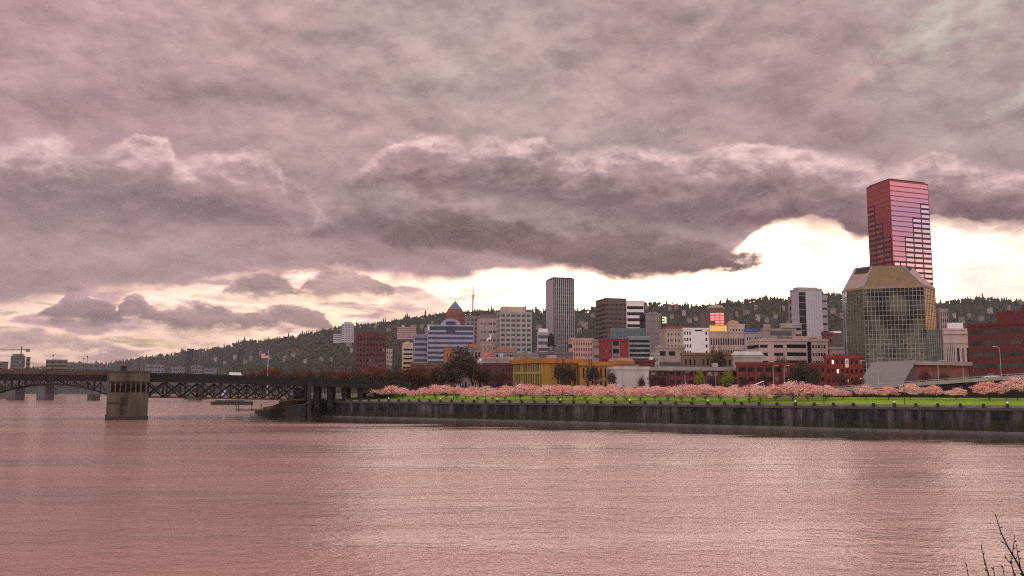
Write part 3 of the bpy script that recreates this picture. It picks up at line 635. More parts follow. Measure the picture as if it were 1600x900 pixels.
for cidx, (f0, f1, ys) in enumerate(((.765, .99, 316), (.545, .765, 343), (.325, .545, 371), (.02, .325, 409))):
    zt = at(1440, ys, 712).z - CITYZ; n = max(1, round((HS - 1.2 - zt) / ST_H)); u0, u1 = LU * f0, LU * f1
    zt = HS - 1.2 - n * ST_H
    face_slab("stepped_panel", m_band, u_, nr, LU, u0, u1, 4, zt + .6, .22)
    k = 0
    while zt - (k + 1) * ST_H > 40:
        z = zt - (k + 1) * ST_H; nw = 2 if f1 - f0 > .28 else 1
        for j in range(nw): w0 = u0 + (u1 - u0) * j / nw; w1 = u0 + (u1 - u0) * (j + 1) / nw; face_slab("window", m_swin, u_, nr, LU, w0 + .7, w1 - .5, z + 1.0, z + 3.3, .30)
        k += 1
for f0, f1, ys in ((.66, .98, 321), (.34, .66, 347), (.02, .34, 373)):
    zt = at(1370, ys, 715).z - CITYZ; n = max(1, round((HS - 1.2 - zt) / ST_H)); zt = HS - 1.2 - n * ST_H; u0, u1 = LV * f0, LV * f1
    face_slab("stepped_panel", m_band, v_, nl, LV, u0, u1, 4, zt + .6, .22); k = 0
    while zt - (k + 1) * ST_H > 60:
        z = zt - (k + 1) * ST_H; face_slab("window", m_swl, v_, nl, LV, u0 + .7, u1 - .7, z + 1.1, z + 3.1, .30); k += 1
# --- the glass block with mansard top
gb = thing("glass_office_block", "dark green glass office block with bronze mansard roof in front of the red skyscraper", "office block")
P = [(166.8, 450), (165.9, 441), (169.5, 430), (195.2, 422), (206, 434), (206, 456), (190, 464), (172, 460)]
PT = [(173, 450), (172.2, 445), (177, 437), (191.2, 434.5), (198, 439), (199, 451), (190, 456), (177, 455)]
ox, oy = 169.5, 430; P = [(x - ox, y - oy) for x, y in P]; PT = [(x - ox, y - oy) for x, y in PT]; gb.location = (ox, oy, CITYZ)
he = at(1352, 449.3, 430).z - CITYZ; ht = at(1368, 416.6, 437).z - CITYZ
g_core = glass("green_mirror_glass", (.048, .045, .036), .07, .85, rnd=.98, wob=.35, nscale=.075, patch=1.9); g_side = glass("pale_green_glass", (.12, .125, .10), .12, .8, rnd=.25, wob=.1); g_blue = glass("sky_blue_glass", (.30, .34, .40), .12, .8, rnd=.15); g_gold = glass("gold_reflection_glass", (.95, .66, .30), .10, .9, rnd=.4, wob=.15)  # gold of the right face is a sky reflection put into its colour
MB().prism(P, 0, he).build("wall", mat("block_core", (.05, .055, .05), .5), gb)
ins = lambda i, j, m, nm: None
mull = mat("pale_mullion", (.36, .35, .33), .6, .1, .3); capm = mat("eave_trim", (.34, .25, .20), .6, .15, .3)
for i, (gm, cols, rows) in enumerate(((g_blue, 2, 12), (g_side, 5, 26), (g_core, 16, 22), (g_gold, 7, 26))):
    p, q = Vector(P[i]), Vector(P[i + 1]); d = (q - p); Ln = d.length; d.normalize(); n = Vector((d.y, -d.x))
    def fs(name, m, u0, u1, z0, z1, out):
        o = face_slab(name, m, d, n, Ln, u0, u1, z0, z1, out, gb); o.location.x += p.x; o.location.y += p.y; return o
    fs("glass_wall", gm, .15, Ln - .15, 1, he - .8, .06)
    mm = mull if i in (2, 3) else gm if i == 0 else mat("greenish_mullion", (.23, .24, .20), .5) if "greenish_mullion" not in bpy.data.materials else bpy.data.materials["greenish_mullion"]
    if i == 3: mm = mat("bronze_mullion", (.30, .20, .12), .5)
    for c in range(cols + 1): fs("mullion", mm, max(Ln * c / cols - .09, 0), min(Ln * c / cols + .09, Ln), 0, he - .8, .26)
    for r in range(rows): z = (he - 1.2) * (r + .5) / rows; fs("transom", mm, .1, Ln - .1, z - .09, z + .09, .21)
MB().prism([(x * 1.012 - .15, y * 1.012 - .35) for x, y in P], he - .78, he + .3).build("eave", capm, gb)
roofc = [mat("mansard_painted_shade", (.28, .21, .22), .5, .15, .3), mat("mansard_pink", (.42, .31, .29), .5, .15, .3), mat("mansard_bronze", (.22, .155, .095), .5, .2, .25), mat("mansard_pink_right", (.45, .33, .31), .5, .15, .3)]  # far-left and back slopes use a darker copy with shade painted in
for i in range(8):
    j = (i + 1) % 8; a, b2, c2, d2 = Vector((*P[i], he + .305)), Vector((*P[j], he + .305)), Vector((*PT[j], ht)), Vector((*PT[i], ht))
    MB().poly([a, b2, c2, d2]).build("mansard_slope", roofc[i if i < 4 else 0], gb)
    if i in (1, 2, 3):
        MB().bar(a + Vector((0, -.1, 0)), d2 + Vector((0, -.1, 0)), .55).build("hip_trim", mull, gb)
        if i != 2:
            e = lambda s_, t_: (a * (1 - s_) + b2 * s_) * (1 - t_) + (d2 * (1 - s_) + c2 * s_) * t_ + Vector((0, -.12, .05))
            MB().poly([e(.06, .72), e(.94, .72), e(.94, .98), e(.06, .98)]).build("louvre", M_ROOFD, gb)
MB().prism([(x, y) for x, y in PT], ht - .2, ht + .35).build("roof", mat("bronze_roof_edge", (.2, .15, .11), .6), gb)
MB().tube([(PT[1][0] + 1, PT[1][1], ht), (PT[1][0] + 1, PT[1][1], ht + 3.2)], .1, 5).build("antenna", M_STEEL, gb)
b = B("lower grey green glass block against the right foot of the mansard office block", 1447, 1448, 1472, 515, 421, 10, None, name="office_building", depth=9)
MB().box(0, 0, 0, b.W, b.D, b.H).build("wall", glass("dull_green_glass", (.15, .17, .15), .2, .3, rnd=.3), b.root); b.bands('f', 14, mull, .07); b.piers('f', 7, .16, mull, out=.2)
# --- behind, right
w = wc("pale_pink_stone", (.42, .33, .33)); b = B("slender pale tower rising behind the mansard office block", 1466, 1468, 1481, 483, 800, 8, w, name="tower"); b.piers('f', 4, 1.1, out=.3); b.bands('f', 12, G_DARK, .6)
w = wc("classical_stone", (.50, .40, .38)); b = B("classical pink stone block with tall columns and flat cornice", 1472, 1474, 1514, 514, 560, 4, w)
b.win('f', b.x(1478), b.x(1492), 4, b.H - 11, G_DARK); b.piers('f', 6, .7, out=.3, z1=b.H - 9, u0=b.x(1476), u1=b.x(1493)); b.grid('f', 1, 3, G_DARK, .45, .8, 4, b.H - 9, b.x(1494), b.W); slab("cornice", w, b.root, -.8, -.9, b.H - 3.2, b.W, -.05, b.H - 2.3); slab("cornice", w, b.root, -.5, -.6, b.H - 9, b.W, -.05, b.H - 8.2); b.pent(.2, .8, 4, M_WHITE, .3, .8); b.clutter(3)
w = wc("deep_red_brick", (.15, .040, .040), var=.12)
b = B("large deep red brick office block with green ribbon windows at the right edge", None, 1511, 1665, 508, 400, -52, w, depth=50); gg = glass("green_ribbon_glass", (.025, .040, .030), .25, rnd=.8, spec=.3)
dz = b.H / 6.2
for r in range(6):
    for k in range(7):
        u0 = b.W * (.035 + k * .138); b.win('f', u0, u0 + b.W * .118, b.H - (r + .78) * dz - .4, b.H - (r + .40) * dz - .4, gg)
slab("upper_storey", w, b.root, b.x(1556, 505), 1.2, b.H + .13, b.W - 1, b.D - 2, b.H + 5.2); slab("stair_head", w, b.root, b.x(1590, 500), 5, b.H + 5.21, b.W - 6, 14, b.H + 8); b.clutter(0)
# --- middle ground, left to right
w = wc("grey_timber_wall", (.30, .26, .25)); wt = mat("terracotta_roof", (.28, .12, .07), .8, .2, .3)
def hip(b, m, h=2.5): MB().prism([(-.6, -.6), (b.W + .6, -.6), (b.W + .6, b.D + .6), (-.6, b.D + .6)], b.H + .36, b.H + h, [(b.D * .4, b.D * .45), (b.W - b.D * .4, b.D * .45), (b.W - b.D * .4, b.D * .55), (b.D * .4, b.D * .55)]).build("hipped_roof", m, b.root); return b
b = B("low brown brick warehouse behind the bare riverside trees", 640, 642, 712, 568, 520, 6, wc("brown_brick", (.18, .10, .085))); b.grid('f', 4, 12, G_DARK, .5, .5); b.clutter(3)
b = B("grey block with orange roof above the tall bare tree", 722, 724, 753, 543, 560, 6, w); hip(b, wt, 3.2); b.grid('f', 4, 5, G_DARK, .5, .6)
b = B("orange brick upper wing left of the tall bare tree", 693, 695, 712, 545, 545, 6, wc("orange_wing_brick", (.36, .17, .12))); b.grid('f', 5, 3, G_DARK, .4, .5)
b = B("long grey loft block with orange brown attic right of the stag sign", 771, 773, 806, 548, 570, 6, w); hip(b, mat("orange_brown_tiles", (.30, .14, .09), .8, .2, .3), 3); b.grid('f', 4, 7, G_DARK, .6, .7); b.clutter(2)
b = B("pale loft building carrying the stag sign on its roof", 744, 746, 802, 559, 450, 6, wc("pale_loft_wall", (.36, .31, .29))); b.grid('f', 3, 10, G_DARK, .5, .6); b.clutter(4)
b = B("dark purple brick building left of the yellow block", 754, 757, 800, 568, 410, 6, wc("purple_brick", (.13, .052, .065))); b.grid('f', 3, 8, G_DARK, .62, .6); b.piers('f', 8, .5, out=.15)
b = B("grey flat-roofed block behind the yellow one", 800, 802, 850, 553, 520, 6, wc("grey_render", (.27, .25, .25))); b.grid('f', 3, 8, G_DARK, .5, .5); b.clutter(6)
b = B("grey brown warehouse below the water tank", 842, 844, 895, 551, 480, 6, wc("tank_warehouse", (.17, .15, .15))); b.grid('f', 3, 8, G_DARK, .5, .5); b.clutter(5); TANKB = b
w = wc("salmon_stone", (.52, .35, .31)); b = B("small salmon pink block with rows of red brown windows", 888, 894, 927, 529, 600, 10, w); b.grid('f', 5, 8, mat("red_brown_window", (.18, .075, .065), .4), .5, .5, b.H * .45); b.bands('l', 5, G_DARK, .4)
b = B("plain grey block right of the salmon pink one", 926, 927, 942, 531, 590, 8, wc("plain_grey", (.27, .25, .24))); b.bands('f', 5, G_MID, .3)
w = wc("crimson_panels", (.25, .050, .058), streak=0); b = B("two crimson brick wings joined by a grey glazed middle", 936, 938, 982, 530, 480, 6, w); u0, u1 = b.x(956), b.x(969)
b.win('f', u0, u1, 2, b.H + .2, wc("grey_middle", (.26, .22, .21)), .25, "middle_bay")
for r in range(6): b.win('f', u0 + .6, u1 - .6, 5 + r * 4.2, 7.4 + r * 4.2, G_DARK, .4)
b.grid('f', 4, 3, G_DARK, .25, .3, 6, b.H - 4, .5, u0); b.clutter(3)
b = B("teal glass block standing behind the two crimson wings", 953, 954, 1008, 513, 640, 6, None, depth=25); MB().box(0, 0, 0, b.W, b.D, b.H).build("wall", G_TEAL, b.root); mt = mat("teal_spandrel", (.10, .14, .15), .5); b.bands('f', 14, mt, .2); b.piers('f', 10, .25, mt, out=.2); slab("roof", M_ROOF, b.root, .4, .4, b.H + .003, b.W - .4, b.D - .4, b.H + .3)
w = wc("pale_teal_panels", (.27, .31, .31)); b = B("lower blue green office block with pale ribbon floors", 980, 982, 1016, 526, 600, 6, w); b.bands('f', 8, G_DARK, .55, b.H * .3); b.clutter(3)
w = wc("beige_render", (.44, .36, .32))
b = B("beige two-tier concrete block beside the blue green office block", 1018, 1024, 1070, 542, 520, 10, wc("grey_beige", (.35, .29, .265))); b.win('f', b.x(1030), b.x(1040), b.H - 5, b.H - 2.5, G_DARK); b.win('f', b.x(1045), b.x(1055), b.H - 5, b.H - 2.5, G_DARK); b.bands('f', 3, G_MID, .4, 3, b.H - 7); b.clutter(3)
b = B("upper beige block with red cornice behind the concrete block", 1030, 1040, 1070, 514, 640, 10, w); b.grid('f', 6, 5, G_DARK, .3, .4, b.H * .4); slab("cornice", wc("red_cornice", (.30, .10, .08)), b.root, -.5, -.6, b.H + .36, b.W + .5, b.D * .5, b.H + 1.8); b.clutter(2)
w = wc("white_stucco", (.80, .74, .76), var=.05); b = B("bright white cube building with small square windows at both ends", 1066, 1068, 1107, 513, 600, 4, w); b.grid('f', 5, 3, G_DARK, .5, .5, b.H * .48, b.H - 1, b.x(1069), b.x(1081)); b.grid('f', 5, 1, G_DARK, .5, .5, b.H * .48, b.H - 1, b.x(1102), b.x(1107)); b.win('f', b.x(1087), b.x(1098), b.H - 1.9, b.H - 1.0, G_DARK, name="sign_lettering")
w = wc("hotel_stone", (.46, .36, .33)); b = B("beige stone hotel with a yellow lit attic below the domed tower", 1106, 1108, 1164, 518, 640, 4, w); b.grid('f', 2, 14, G_DARK, .5, .55, b.H * .55, b.H - 3); gy = glow("amber_lit_attic", (1.0, .48, .05), .7)
slab("lit_attic", gy, b.root, .5, 1, b.H + .13, b.x(1137), b.D - 2, b.H + 4.3)
for i in range(8): slab("attic_pier", w, b.root, .5 + i * (b.x(1137) - 1) / 8, .8, b.H + .13, 1.1 + i * (b.x(1137) - 1) / 8, 1.0, b.H + 4.3)
slab("attic_roof", mat("orange_copper_roof", (.5, .26, .08), .7), b.root, .2, .8, b.H + 4.31, b.x(1138), b.D - 1.5, b.H + 4.9)
b.root['label'] = "beige stone hotel with a yellow lit attic below the domed tower"
b2 = B("pinkish stone block with round gable right of the yellow lit attic", 1136, 1138, 1163, 507, 660, 4, wc("pink_gable_stone", (.52, .40, .37))); b2.grid('f', 3, 5, G_DARK, .4, .5, b2.H * .6); MB().lathe([(5, 0), (4.4, 1.6), (2.5, 3), (.3, 3.4)], 12, (b2.W * .45, 6, b2.H + .12)).build("dome", mat("orange_dome", (.42, .26, .17), .7), b2.root)
b = B("low block under a long blue awning roof", 1162, 1164, 1192, 519, 620, 4, wc("grey_shop", (.36, .33, .33))); slab("blue_roof", mat("blue_awning", (.06, .12, .42), .6), b.root, -.5, -1.2, b.H + .36, b.x(1186), b.D * .5, b.H + 2.2); b.grid('f', 4, 6, G_DARK, .4, .4, b.H * .4)
b = B("grey beige flat block with cut corner left of the glass tower", 1189, 1192, 1243, 514, 560, 8, wc("taupe_stone", (.33, .275, .26))); b.win('f', b.x(1205), b.x(1238), b.H - 4, b.H - 1.4, G_MID); b.bands('f', 4, G_DARK, .3, 3, b.H - 5); b.pent(.05, .25, 3.2); b.clutter(2)
b = B("cream penthouse block directly below the glass tower", 1218, 1220, 1252, 506, 690, 6, wc("cream_pent", (.40, .34, .32))); b.bands('f', 5, G_DARK, .4, b.H * .5); b.clutter(2)
w = wc("pink_concrete_deck", (.52, .40, .37)); b = B("long pink concrete parking garage with dark open decks", 1168, 1186, 1293, 530, 480, 10, w, cat="parking garage", name="parking_garage")
zz = [b.H - 4.5 - i * 4.3 for i in range(7)]
for i, z in enumerate(zz[:5]):
    b.win('f', b.x(1188), b.x(1200), z, z + 1.6, G_DARK, name="deck_opening"); b.win('f', b.x(1210), b.x(1224), z, z + 1.6, G_DARK, name="deck_opening"); b.win('f', b.x(1230), b.x(1260), z, z + 1.9, G_DARK, name="deck_opening")
    for k in range(5): b.win('f', b.x(1270 + k * 4.4), b.x(1272.6 + k * 4.4), z, z + 1.7, G_DARK)
b.win('f', b.x(1262), b.x(1268), 2, b.H - 1.2, G_DARK, name="stair_glazing"); b.bands('l', 5, G_DARK, .4, 4); b.pent(.55, .95, 2.2); b.clutter(5)
b = B("dark rust brick block right of the pink parking garage", 1284, 1286, 1301, 520, 540, 6, wc("rust_brick", (.16, .075, .07))); b.grid('f', 5, 3, G_DARK, .4, .4)
b = B("low beige block with rooftop shed beside the mansard office block", 1296, 1298, 1326, 543, 500, 6, wc("sand_render", (.42, .35, .30))); b.grid('f', 3, 5, G_DARK, .4, .5); b.clutter(3)
b = B("dark roofed mid block with white skylight near the mansard office block", 1294, 1296, 1326, 521, 650, 6, wc("umber_block", (.14, .11, .10))); b.bands('f', 4, G_MID, .35, b.H * .5); slab("skylight", M_WHITE, b.root, b.W * .2, 1, b.H + .36, b.W * .65, 6, b.H + 1.8)
b = B("brown tan brick warehouse behind the garage block", 1064, 1066, 1152, 552, 440, 4, wc("tan_warehouse", (.21, .135, .10))); b.grid('f', 3, 12, G_DARK, .4, .5, skip=.2); b.clutter(5)
b = B("pale low hall with white roof between the tan warehouse and the parking garage", 1144, 1146, 1192, 556, 425, 4, wc("pale_hall", (.40, .36, .34))); hip(b, mat("light_sheet_roof", (.50, .47, .46), .6), 2.2); b.grid('f', 2, 6, G_DARK, .5, .5)
b = B("pale grey service tower with two windows beside the beige concrete block", 1018, 1019, 1030, 552, 470, 4, wc("service_grey", (.38, .34, .32))); b.grid('f', 5, 2, G_DARK, .4, .4)
# --- front row along the park
w = wc("yellow_stucco", (.37, .23, .05), streak=1, scale=.35, var=.2); orn = mat("orange_cornice", (.42, .19, .055), .8, .2, .4)
b = B("bright yellow brick building with rows of tall arched windows and orange cornice", 800, 848, 907, 562, 392, 34, w); nD = 13
wy = mat("olive_cream_trim", (.42, .34, .15), .8, .15, .5)
for k in range(nD):
    for z0, z1 in ((1, b.H * .60), (b.H * .68, b.H * .90)): u = b.D * (k + .5) / nD; b.win('l', u - b.D / nD * .25, u + b.D / nD * .25, z0, z1, G_DARK)
    b.win('l', b.D * k / nD + .05, b.D * k / nD + .5, 0, b.H - 1.5, wy, .3, "pilaster")
b.win('l', .2, b.D - .2, b.H * .61, b.H * .665, wy, .35, "string_course")
for k in (.55, .68, .81, .92): b.win('f', b.W * k, b.W * k + 1.1, b.H * .3, b.H * .8, G_DARK)
m = MB(); m.box(-1, -1, b.H - 1.4, -.38, b.D + .6, b.H + .6).box(-.36, -1, b.H - 1.4, b.W + .8, -.38, b.H + .6); m.build("cornice", orn, b.root)
MB().prism([(.0, b.D * .3), (.4, b.D * .3), (.4, b.D * .7), (.0, b.D * .7)], b.H + .36, b.H + 2.2, [(0, b.D * .48), (.4, b.D * .48), (.4, b.D * .52), (0, b.D * .52)]).build("gable", w, b.root); b.clutter(5)
b = B("tan and ochre building with tall narrow windows behind bare street trees", 903, 906, 958, 567, 398, 6, wc("ochre_stucco", (.36, .215, .085), scale=.3)); b.grid('f', 2, 7, G_DARK, .36, .72, 1, b.H - 1.5); slab("cornice", orn, b.root, -.6, -.9, b.H - 1.2, b.W + .4, -.37, b.H + .5); b.clutter(3)
b = B("low ochre attic house with orange roof behind the white wall building", 951, 953, 990, 566, 420, 6, wc("ochre_attic", (.33, .20, .10))); hip(b, mat("light_orange_roof", (.36, .19, .12), .8), 2.2)
b = B("dark maroon brick block above the blank white wall", 980, 982, 1023, 563, 430, 6, wc("maroon_brick", (.13, .05, .05))); b.grid('f', 3, 7, G_DARK, .4, .5); b.clutter(4); slab("rooftop_unit", M_WHITE, b.root, b.W * .86, 1, b.H + .13, b.W - .7, 4, b.H + 1.8)
w = wc("white_washed_wall", (.50, .45, .44), var=.18, scale=.35); b = B("blank whitewashed concrete building with two dark doorways", 950, 953, 1014, 574, 376, 2, w)
for px0, px1 in ((965, 985), (987, 998)): b.win('f', b.x(px0, 600), b.x(px1, 600), 0.02, 3.4, G_DARK, .1, "doorway")
b.win('f', b.x(993), b.x(994.2), b.H * .5, b.H * .66, G_DARK); b.piers('f', 6, .3, out=.12); b.clutter(3)
def brick(label, xl, xc, xr, ytop, Y, a, cols, rows, wcol, lit=0, fw=.62):
    w = wc("red_brick_" + str(xc), wcol, scale=.3, var=.2); b = B(label, xl, xc, xr, ytop, Y, a, w, name="brick_building"); dz = (b.H - 1.2) / rows
    for r in range(rows):
        for c in range(cols):
            u = b.W * (c + .5) / cols; k = random.random() < lit; z = .5 + dz * r
            b.win('f', u - b.W / cols * fw / 2, u + b.W / cols * fw / 2, z + dz * .28, z + dz * .72, M_LITW if k else G_DARK)
    b.piers('f', cols, b.W / cols * .22, out=.25); b.clutter(5); return b
M_LITW = glow("bright_window", (1.0, .78, .66), .6)
b = brick("low red brick building with grey roof line behind the first yellow green tree", 1013, 1016, 1152, 575, 392, 2, 14, 3, (.14, .045, .042)); slab("roof_line", M_CONC, b.root, -.5, -.6, b.H - 1.1, b.W, -.36, b.H + .5)
b = brick("taller red brick block with three rows of wide dark openings", 1150, 1152, 1222, 567, 386, 2, 5, 3, (.20, .050, .046), fw=.7)
b = brick("ivy grown red brick block with narrow openings in the middle of the row", 1220, 1222, 1290, 568, 384, 2, 7, 3, (.18, .046, .043), fw=.4)
b = brick("bright red brick end block with lit windows beside the mansard office block", 1288, 1290, 1348, 556, 388, 2, 8, 4, (.25, .052, .048), .12, .42); b.win('f', b.x(1320), b.x(1326), b.H - 5, b.H - 1.2, M_WHITE, name="poster_board")
# low hall with a big sloped metal roof
b = B("low brick hall with big sloping metal roof at the foot of the mansard office block", 1364, 1428, 1513, 566, 345, 25, wc("hall_brick", (.22, .09, .075)), name="market_hall", cat="hall", roof=M_STEEL); mr_ = mat("standing_seam_roof", (.27, .26, .25), .55, .1, .3)
b.grid('f', 1, 9, glass("brown_glass", (.10, .045, .04), .2), .6, .6, 1, b.H - 1.5); slab("fascia", M_CONC, b.root, -.8, -1.4, b.H - 1.0, b.W + .5, -.36, b.H + .45)
MB().prism([(-10, -.8), (-.38, -.8), (-.38, b.D + 1), (-10, b.D + 1)], b.H * .18, b.H * .22, [(-10, -.8), (-.38, -.8), (-.38, b.D + 1), (-10, b.D + 1)])
m = MB(); m.poly([(-11, -1.5, 1.6), (-.5, -1.5, b.H + .7), (-.5, b.D, b.H + .7), (-11, b.D, 1.6)]).poly([(-11, b.D, 1.3), (-.5, b.D, b.H + .4), (-.5, -1.5, b.H + .4), (-11, -1.5, 1.3)]).poly([(-11, -1.5, 1.3), (-.5, -1.5, b.H + .4), (-.5, -1.5, b.H + .7), (-11, -1.5, 1.6)]); m.build("sloping_roof", mr_, b.root)
m = MB(); m.poly([(-10, -.6, 0), (-.5, -.6, 0), (-.5, -.6, b.H + .2), (-10, -.6, 1.3)]); m.build("side_glazing", G_MID, b.root)
# --- on the hillside and far left
w = wc("hill_tower_white", (.50, .47, .53)); b = B("white apartment tower alone on the wooded hillside", 532, 534, 553, 506, 1900, 6, w, ybot=535, name="apartment_tower"); b.piers('f', 4, 2.2, out=.5); b.bands('f', 9, G_MID, .35); b.pent(.2, .8, 4)
b = B("low white annex beside the hillside apartment tower", 520, 521, 533, 522, 1910, 6, w, ybot=536); b.bands('f', 4, G_MID, .35)
w = wc("hospital_pink", (.52, .35, .35)); b = B("long pinkish hospital block on the wooded ridge", 620, 621, 643, 511, 1900, 4, w, ybot=530); b.bands('f', 5, G_MID, .4); b.pent(.3, .5, 5)
b = B("taller pinkish end tower of the hospital on the ridge", 641, 642, 650, 508, 1890, 4, w, ybot=530); b.bands('f', 6, G_MID, .4)
w = wc("riverside_grey", (.13, .125, .13)); b = B("rounded grey apartment tower beyond the bridge at the left edge", 15, 17, 39, 556, 1850, 4, w, name="apartment_tower", ybot=600); b.grid('f', 7, 5, G_DARK, .5, .5); b.pent(.12, .88, 4, w, .1, .9)
b = B("slim annex tower right of the rounded grey apartment tower", 40, 41, 47, 558, 1840, 4, w, ybot=600); b.bands('f', 6, G_DARK, .5)
b = B("wide grey office block with white roof sign beyond the bridge", 70, 72, 105, 562, 1800, 4, wc("riverside_brown", (.17, .135, .13)), ybot=600); b.bands('f', 6, G_DARK, .4); slab("roof_sign", M_WHITE, b.root, b.W * .3, 0, b.H + .4, b.W * .7, .8, b.H + 2.8)
b = B("low grey block cut off by the left edge of the picture", None, -12, 5, 565, 1700, 4, w, depth=20, ybot=600); b.bands('f', 5, G_DARK, .4)
for i, (x0, x1, y, txt) in enumerate(((226, 257, 570, "grey terraced flats on the far bank left of the first lift tower"), (266, 288, 574, "pale low flats on the far bank below the first lift tower"), (298, 316, 571, "pale grey flats on the far bank right of the first lift tower"), (318, 338, 576, "small grey block on the far bank midway between the lift towers"))):
    b = B(txt, x0, x0 + 1, x1, y, 1850 + i * 30, 4, wc("far_bank_flats" + "abcd"[i] , (.20, .20, .23)), ybot=598, name="apartment_block"); b.grid('f', 4, 6, G_DARK, .5, .45)
# little houses in the woods
hm = [mat("house_wall_" + n, c, .8, .1, .1) for n, c in (("white", (.42, .38, .37)), ("cream", (.32, .27, .24)), ("brown", (.30, .22, .19)), ("grey", (.26, .25, .26)))]
hr = [mat("house_roof_" + n, c, .85, .2, .2) for n, c in (("grey", (.22, .20, .20)), ("brown", (.18, .12, .10)))]
HM = []
for k, wmat in enumerate(hm):
    p = thing("hillside_house", "small detached house among the trees of the wooded hillside", "house", group="houses scattered on the wooded hillside")
    ww, dd, hh = ((9, 8, 6.5), (11, 8, 6), (8, 8, 7), (13, 9, 6))[k]
    wl_ = MB().box(-ww/2, -dd/2, -6, ww/2, dd/2, hh).build("wall", wmat, p)
    rf = MB(); z = hh; rf.v += [(-ww/2-.6, -dd/2-.6, z), (ww/2+.6, -dd/2-.6, z), (ww/2+.6, dd/2+.6, z), (-ww/2-.6, dd/2+.6, z), (-ww/2-.6, 0, z+3.2), (ww/2+.6, 0, z+3.2)]; rf.f += [(0, 1, 5, 4), (2, 3, 4, 5), (0, 4, 3), (1, 2, 5), (0, 3, 2, 1)]
    rf_ = rf.build("roof", hr[k % 2], p); ch = [(wl_, []), (rf_, [])]
    for q in (-.28, .28):
        o = slab("window", G_DARK, p, ww * q - .9, -dd/2 - .06, 2, ww * q + .9, -dd/2 + .1, 4.2); ch.append((o, []))
    HM.append((p, ch))
spots = [(410, 556), (425, 563), (448, 566), (462, 559), (480, 571), (505, 566), (520, 568), (547, 543), (551, 553), (575, 528), (588, 517), (608, 521), (703, 519), (660, 516), (676, 511), (842, 519), (884, 519), (908, 513), (915, 516), (926, 498), (905, 524), (1046, 487), (1056, 486), (1049, 500), (1068, 495), (1076, 506), (1150, 497), (1165, 495), (1183, 503), (1196, 507), (1180, 488), (1210, 500), (1222, 488), (1300, 492), (1312, 500), (1318, 482), (1488, 500), (1500, 506), (1512, 499), (1530, 503), (1545, 492), (1560, 500), (1575, 487), (1592, 478), (370, 563), (386, 571), (395, 566), (355, 572), (340, 566), (1086, 504), (1240, 505), (1230, 512), (965, 500), (1010, 486)]
for i, (px, py) in enumerate(spots):
    # find where that line of sight meets the slope
    best = None
    for tt in np.linspace(0.0, .99, 100):
        P3 = hill_point(np.array(float(px)), np.array(tt)); zz_ = at(px, py, P3[1]).z
        if P3[2] >= zz_ - 1: best = P3; break
    if best is None: continue
    src, ch = HM[i % 4]
    loc = Vector((best[0], best[1] - 14, best[2] + 7)); rz = R(random.uniform(-35, 35)); s = random.uniform(.7, 1.1)
    if i < 4: src.location = loc; src.rotation_euler = (0, 0, rz); src.scale = (s, s, s)
    else: dup(src, ch, loc, rz, s)
# ------------------------------------------------------------------ harbour wall and its railing
m_wall, t, p = newmat("stained_harbour_wall"); L = t.links.new; p.inputs['Roughness'].default_value = .9; p.inputs['Specular IOR Level'].default_value = .25
g = t.nodes.new('ShaderNodeNewGeometry')
def tn(scale, sc=1, det=5, rough=.6):
    mp = t.nodes.new('ShaderNodeMapping'); L(g.outputs['Position'], mp.inputs[0]); mp.inputs['Scale'].default_value = scale
    n = t.nodes.new('ShaderNodeTexNoise'); L(mp.outputs[0], n.inputs['Vector']); n.inputs['Scale'].default_value = sc; n.inputs['Detail'].default_value = det; n.inputs['Roughness'].default_value = rough; return n.outputs['Fac']
def tr(x, a, b, c=0., d=1.):
    n = t.nodes.new('ShaderNodeMapRange'); L(x, n.inputs[0])
    for i, v in enumerate((a, b, c, d)): n.inputs[i + 1].default_value = v
    return n.outputs[0]
def tm(f, a, b):
    n = t.nodes.new('ShaderNodeMix'); n.data_type = 'RGBA'; L(f, n.inputs[0])
    for i, v in ((6, a), (7, b)):
        if isinstance(v, tuple): n.inputs[i].default_value = (*v, 1)
        else: L(v, n.inputs[i])
    return n.outputs[2]
def tmul(a, b):
    n = t.nodes.new('ShaderNodeMath'); n.operation = 'MULTIPLY'; L(a, n.inputs[0])
    if isinstance(b, float): n.inputs[1].default_value = b
    else: L(b, n.inputs[1])
    return n.outputs[0]
sz = t.nodes.new('ShaderNodeSeparateXYZ'); L(g.outputs['Position'], sz.inputs[0]); Z = sz.outputs[2]
base = tm(tr(tn((.5, .5, .5)), .35, .65), (.010, .010, .013), (.034, .031, .033))
streaks = tmul(tr(tn((.30, .30, .035), 1, 5, .65), .46, .64), tr(tn((.9, .9, .12), 1, 5, .7), .35, .6))
base = tm(tmul(streaks, .7), base, (.20, .18, .18))                     # pale lime runs
alg = tmul(tr(Z, 3.2, .6), tr(tn((.35, .35, .5)), .30, .55))
base = tm(tmul(alg, .9), base, (.034, .036, .010))                         # weed and slime near the water
rust = tmul(tr(tn((.16, .16, .4)), .58, .68), tr(Z, 3.0, 1.0)); base = tm(tmul(rust, .7), base, (.09, .03, .012))
L(base, p.inputs['Base Color'])
b = t.nodes.new('ShaderNodeBump'); b.inputs['Strength'].default_value = .5; L(tn((.6, .6, .2)), b.inputs['Height']); L(b.outputs[0], p.inputs['Normal'])
m_cap = mat("wall_coping", (.10, .095, .09), .85, .3, .5)
hw = thing("harbour_wall", "long dark stained concrete harbour wall rising from the river below the park", "harbour wall", tuple(wl(0)))
def lw(s, d, z): return wl(s, d, z) - wl(0)
SW0, SW1 = -27.5, 520; R1_ = random.Random(4)
